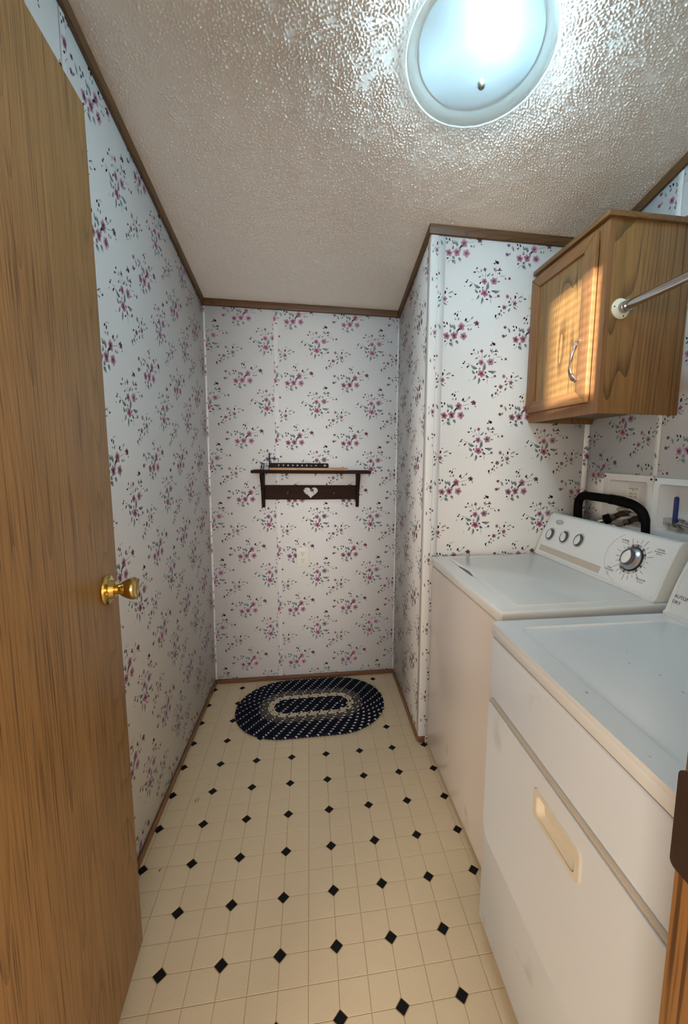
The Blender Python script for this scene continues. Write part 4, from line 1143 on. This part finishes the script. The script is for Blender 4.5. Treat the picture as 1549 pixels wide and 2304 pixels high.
inlet_hose(1.518, 1.090, 'grey inlet hose on the brass tap nearer the blue lever')
# sticker
st = MB().box(.0704, .0716, 1.553 - o1y, 1.618 - o1y, 1.168 - o1z, 1.224 - o1z).build('sticker', M['paper'], bx1)
for body, z, s, yo in (('POLYBUTYLENE', 1.2165, .0074, 0), ('ONLY', 1.2095, .0055, 0), ('MAX  -  PSI', 1.1965, .0080, 0), ('MAX  -  PSI', 1.1835, .0080, 0)):
    text('sticker_text', body, s, lambda a, b, d, z=z: (.0702 - d, 1.5855 - o1y - a, z - o1z + b), M['screw_black'], st)
# lever valve in the second box
lv = thing_child('lever_valve', bx2)
vy, vz = 1.283 - o2y, 1.115 - o2z
MB().tube([(.030, vy + .050, vz), (.030, vy - .045, vz - .002)], .0125, 16).build('valve_body', M['silver'], lv)
for a, b in ((.030, .040), (.008, .016)):
    MB().tube([(.030, vy + b, vz), (.030, vy + a, vz)], .0165, 6).build('valve_nut', M['old_brass'], lv)
MB().tube([(.030, vy + .012, vz), (.005, vy + .010, vz + .012)], .008, 12).build('valve_stem', M['silver'], lv)
MB().prism(rounded(-.0085, .0085, .006, .098, .008, 4), lambda a, b, d: (.001 - d, vy + .010 + a, vz + b), 0, .007, bev=.002).build('lever_grip', M['blue_grip'], lv)
MB().box(.020, .070, vy + .045, vy + .085, vz - .012, vz + .014, bev=.003).build('valve_elbow', M['silver'], lv)
MB().box(.035, .070, vy + .038, vy + .075, vz - .036, vz - .013, bev=.003).build('valve_base', M['valve_handle'], lv)

# ------------------------------------------------------------------ drain hose
def smooth_path(pts, n=8):
    P = [Vector(p) for p in pts]; out = []
    for i in range(len(P) - 1):
        a = P[max(i - 1, 0)]; b = P[i]; c = P[i + 1]; d = P[min(i + 2, len(P) - 1)]
        for k in range(n):
            t = k / n
            out.append(0.5 * ((2 * b) + (c - a) * t + (2 * a - 5 * b + 4 * c - d) * t * t + (3 * b - a - 3 * c + d) * t ** 3))
    out.append(P[-1]); return out
hx = 1.200
dh = thing('drain_hose', 'thick black drain hose looping from behind the washer into the plumbing box', 'hose', (hx, 1.74, 0.93))
pth = smooth_path([(0, .018, -.10), (0, .022, .02), (0, .026, .12), (0, .030, .185), (0, .024, .222), (0, -.004, .243), (0, -.05, .246), (.004, -.13, .246), (.010, -.21, .244), (.018, -.275, .236), (.026, -.318, .214), (.032, -.333, .178)], 6)
MB().tube(pth, [.0182] * len(pth), 20).build('hose_tube', M['black'], dh)
MB().tube(smooth_path([(.006, -.165, .2455), (.011, -.215, .2435), (.018, -.27, .2365)], 6), [.0192, .0200, .0205, .0202, .0198, .0200, .0204, .0206, .0202, .0198, .0196, .0194, .0190], 20).build('foam_wrap', M['black'], dh)
MB().tube([(.0325, -.334, .182), (.0345, -.337, .130), (.0365, -.339, .098)], .0150, 18).build('standpipe_end', M['black'], dh)

# ------------------------------------------------------------------ wall shelf
sh_ = thing('wall_shelf', 'dark stained wooden wall shelf with a heart cut in its peg rail', 'shelf', (-0.008, YB, 1.240))
MB().box(-.3245, .3225, -.132, -.0045, 0.0, .0165, bev=.004, seg=3).build('shelf_board', M['shelf_x'], sh_)
for cx in (-.272, .256):
    prof = [(-.006, -.001), (-.112, -.001), (-.114, -.016), (-.106, -.030), (-.085, -.060), (-.062, -.100), (-.050, -.140), (-.046, -.170), (-.040, -.188), (-.026, -.197), (-.012, -.194), (-.006, -.182)]
    MB().prism(prof, lambda a, b, d: (d, a, b), cx - .0085, cx + .0085, bev=.002).build('bracket', M['shelf_z'], sh_)
heart = []
for k in range(40):
    t = 2 * math.pi * k / 40
    heart.append((-.010 + .0405 * math.sin(t) ** 3, -.110 + .0031 * (0.5 * 0 + 9.2 * math.cos(t) - 3.6 * math.cos(2 * t) - 1.4 * math.cos(3 * t) - .7 * math.cos(4 * t))))
pierced('peg_rail', [(-.2632, -.152), (.2472, -.152), (.2472, -.071), (-.2632, -.071)], [heart], lambda a, b, d: (a, -.0065 - d, b), 0, .014, M['shelf_x'], sh_, bev=.001)
for px in (-.137, .121):
    MB().lathe([(0, 0), (.007, 0), (.0065, .012), (.006, .026), (.0085, .036), (.0105, .042), (.0095, .049), (.005, .052), (0, .0525)], 18, align((px, -.0206, -.116), (0, -1, .14))).build('peg', M['peg'], sh_)

# things on the shelf
ZS = 1.240 + .0167
tag(MB().box(-.238, .186, YB - .100, YB - .030, ZS, ZS + .0125, bev=.0012).build('wooden_board', M['light_board']), 'thin pale wooden board lying on the dark shelf', 'board')
pr_ = thing('perforated_bar', 'black metal bar with a row of punched holes lying on the pale board', 'bracket', (-.238, YB - .072, ZS + .0128))
holes = []
for k in range(9):
    cx = .048 + k * .0252
    holes.append([(cx + .0048 * math.cos(a), .0128 + .0052 * math.sin(a)) for a in (2 * math.pi * i / 12 for i in range(12))])
holes[-1] = [(p[0], p[1]) for p in holes[-1]]
holes.append(rounded(.2935, .3055, .0075, .0180, .002, 2))
pierced('punched_bar', rounded(.002, .3200, .0, .0250, .004, 3), holes, lambda a, b, d: (a, .006 - d, b), 0, .002, M['black_metal'], pr_)
MB().box(.040, .3180, .0061, .0180, .0230, .0250, bev=.0004).build('top_flange', M['light_board'], pr_)
MB().box(-.0035, .0015, -.006, .012, .0, .080, bev=.001).build('upright_post', M['black_metal'], pr_)
MB().tube([(.001, .003, .0500), (.045, .003, .0480), (.0465, .003, .0465), (.0465, .003, .0300)], .0016, 8).build('wire_loop', M['black_metal'], pr_)
cl = thing('plastic_clip', 'small grey plastic clip with black bars at the end of the shelf', 'clip', (-.276, YB - .070, ZS))
MB().prism([(0, 0), (.034, 0), (.034, .014), (.024, .022), (.012, .024), (.004, .012)], lambda a, b, d: (a, d, b), -.02, .02, bev=.002).build('clip_body', M['clip_grey'], cl)
for xo in (-.010, .001):
    MB().hexa([(xo, -.024, .0), (xo + .0042, -.024, .0), (xo + .0042, -.0206, .0), (xo, -.0206, .0), (xo + .009, -.024, .037), (xo + .0132, -.024, .037), (xo + .0132, -.0206, .037), (xo + .009, -.0206, .037)]).build('clip_bar', M['black_metal'], cl)

# ------------------------------------------------------------------ electrical outlet
ol = thing('electrical_outlet', 'almond duplex outlet low on the papered end wall under the shelf', 'outlet', (-.0665, YB - .0004, .7500))
MB().box(-.035, .035, -.0055, 0, -.0585, .0585, bev=.0025).build('cover_plate', M['almond'], ol)
for z in (.0200, -.0200):
    rc = thing_child('receptacle', ol)
    MB().prism([(.0165 * math.cos(a) if abs(math.cos(a)) < .9 else .0150 * (1 if math.cos(a) > 0 else -1), z + max(min(.0165 * math.sin(a), .0135), -.0135)) for a in (2 * math.pi * i / 28 for i in range(28))], lambda a, b, d: (a, -.0056 - d, b), 0, .0016).build('receptacle_face', M['almond'], rc)
    for x, h in ((-.0062, .0048), (.0062, .0040)):
        MB().box(x - .0011, x + .0011, -.0076, -.0073, z + .0045 - h, z + .0045 + h).build('slot', M['screw_black'], rc)
    MB().lathe([(0, 0), (.0026, 0), (.0026, .0004), (0, .0004)], 12, align((0, -.0073, z - .0078), (0, -1, 0))).build('ground_slot', M['screw_black'], rc)
MB().lathe([(0, 0), (.0032, 0), (.0026, .0014), (0, .0018)], 12, align((0, -.0056, 0), (0, -1, 0))).build('screw', M['almond'], ol)

# ------------------------------------------------------------------ braided rug
def rug():
    root = thing('braided_rug', 'oval braided rug in navy, cream and grey rings before the end wall', 'rug', (RUG_C[0], RUG_C[1], 0.0))
    root.rotation_euler = (0, 0, R(0.6))
    m = bpy.data.materials.new('braid_yarn'); m.use_nodes = True
    nt = m.node_tree; b = nt.nodes['Principled BSDF']
    a = nt.nodes.new('ShaderNodeVertexColor'); a.layer_name = 'Col'
    nt.links.new(a.outputs['Color'], b.inputs['Base Color'])
    b.inputs['Roughness'].default_value = 0.9; b.inputs['Specular IOR Level'].default_value = 0.1
    navy, navy2, cream, grey, dark, fleck = (lin(c) for c in ((22, 27, 42), (17, 21, 33), (190, 178, 156), (84, 80, 76), (30, 28, 32), (186, 182, 174)))
    nr = 16; w = RUG_R / nr; L = RUG_L
    for k in range(nr):
        r = (k + .5) * w
        per = 4 * L + 2 * math.pi * r
        # how many crossings: keep the angle of the crossings in step from ring to ring
        per_n = max(4, round(per / .052))
        steps = per_n * 16
        t = np.arange(steps) / steps
        s = (t * per) % per
        px = np.zeros(steps); py = np.zeros(steps); nx = np.zeros(steps); ny = np.zeros(steps)
        a1, a2, a3 = 2 * L, 2 * L + math.pi * r, 4 * L + math.pi * r
        q = s < a1; px[q] = -L + s[q]; py[q] = -r; ny[q] = -1
        q = (s >= a1) & (s < a2); g = (s[q] - a1) / r - math.pi / 2; px[q] = L + r * np.cos(g); py[q] = r * np.sin(g); nx[q] = np.cos(g); ny[q] = np.sin(g)
        q = (s >= a2) & (s < a3); px[q] = L - (s[q] - a2); py[q] = r; ny[q] = 1
        q = s >= a3; g = (s[q] - a3) / r + math.pi / 2; px[q] = -L + r * np.cos(g); py[q] = r * np.sin(g); nx[q] = np.cos(g); ny[q] = np.sin(g)
        ph = 2 * math.pi * per_n * t + k * 1.25
        if r < .064: base, base2, fl, every = navy, navy2, fleck, 3
        elif r < .098: base, base2, fl, every = cream, cream, dark, 1
        elif r < .132: base, base2, fl, every = grey, grey, fleck, 3
        elif r < .150: base, base2, fl, every = grey, navy, fleck, 2
        else: base, base2, fl, every = navy, navy2, fleck, 1
        V, Fq, Cq = [], [], []
        ns = 6; off = 0
        for st in range(3):
            p = ph + 2 * math.pi * st / 3
            lat_ = .0046 * np.sin(p); hz = .0062 + .0018 * np.sin(2 * p)
            cx = px + nx * lat_; cy = py + ny * lat_
            for j in range(ns):
                an = 2 * math.pi * j / ns
                V.append(np.stack([cx + nx * .0047 * math.cos(an), cy + ny * .0047 * math.cos(an), hz + .0043 * math.sin(an)], axis=-1))
            ids = off + np.arange(ns)[:, None] * steps + np.arange(steps)[None, :]
            for j in range(ns):
                A = ids[j]; B = ids[(j + 1) % ns]
                Fq.append(np.stack([A, np.roll(A, -1), np.roll(B, -1), B], axis=-1))
                if st == 0:
                    on = (np.cos(p) > .5) & (np.sin(p) > -.8)
                    cc = np.where(on[:, None], np.array(fl)[None, :], np.array(base)[None, :])
                else:
                    cc = np.tile(np.array(base if st == 1 else base2), (steps, 1)) * (0.9 + .2 * rng.random((steps, 1)))
                Cq.append(np.repeat(cc, 4, axis=0))
            off += ns * steps
        V = np.concatenate(V); Fq = np.concatenate(Fq); Cq = np.concatenate(Cq)
        me = bpy.data.meshes.new('braid_ring')
        me.vertices.add(len(V)); me.vertices.foreach_set('co', V.astype(np.float32).ravel())
        me.loops.add(Fq.size); me.loops.foreach_set('vertex_index', Fq.astype(np.int32).ravel())
        me.polygons.add(len(Fq)); me.polygons.foreach_set('loop_start', (np.arange(len(Fq)) * 4).astype(np.int32))
        me.update(calc_edges=True)
        ca = me.color_attributes.new('Col', 'FLOAT_COLOR', 'CORNER')
        ca.data.foreach_set('color', np.concatenate([Cq, np.ones((len(Cq), 1))], axis=1).astype(np.float32).ravel())
        me.materials.append(m); me.shade_smooth()
        link(bpy.data.objects.new('braid_ring', me), root)
rug()
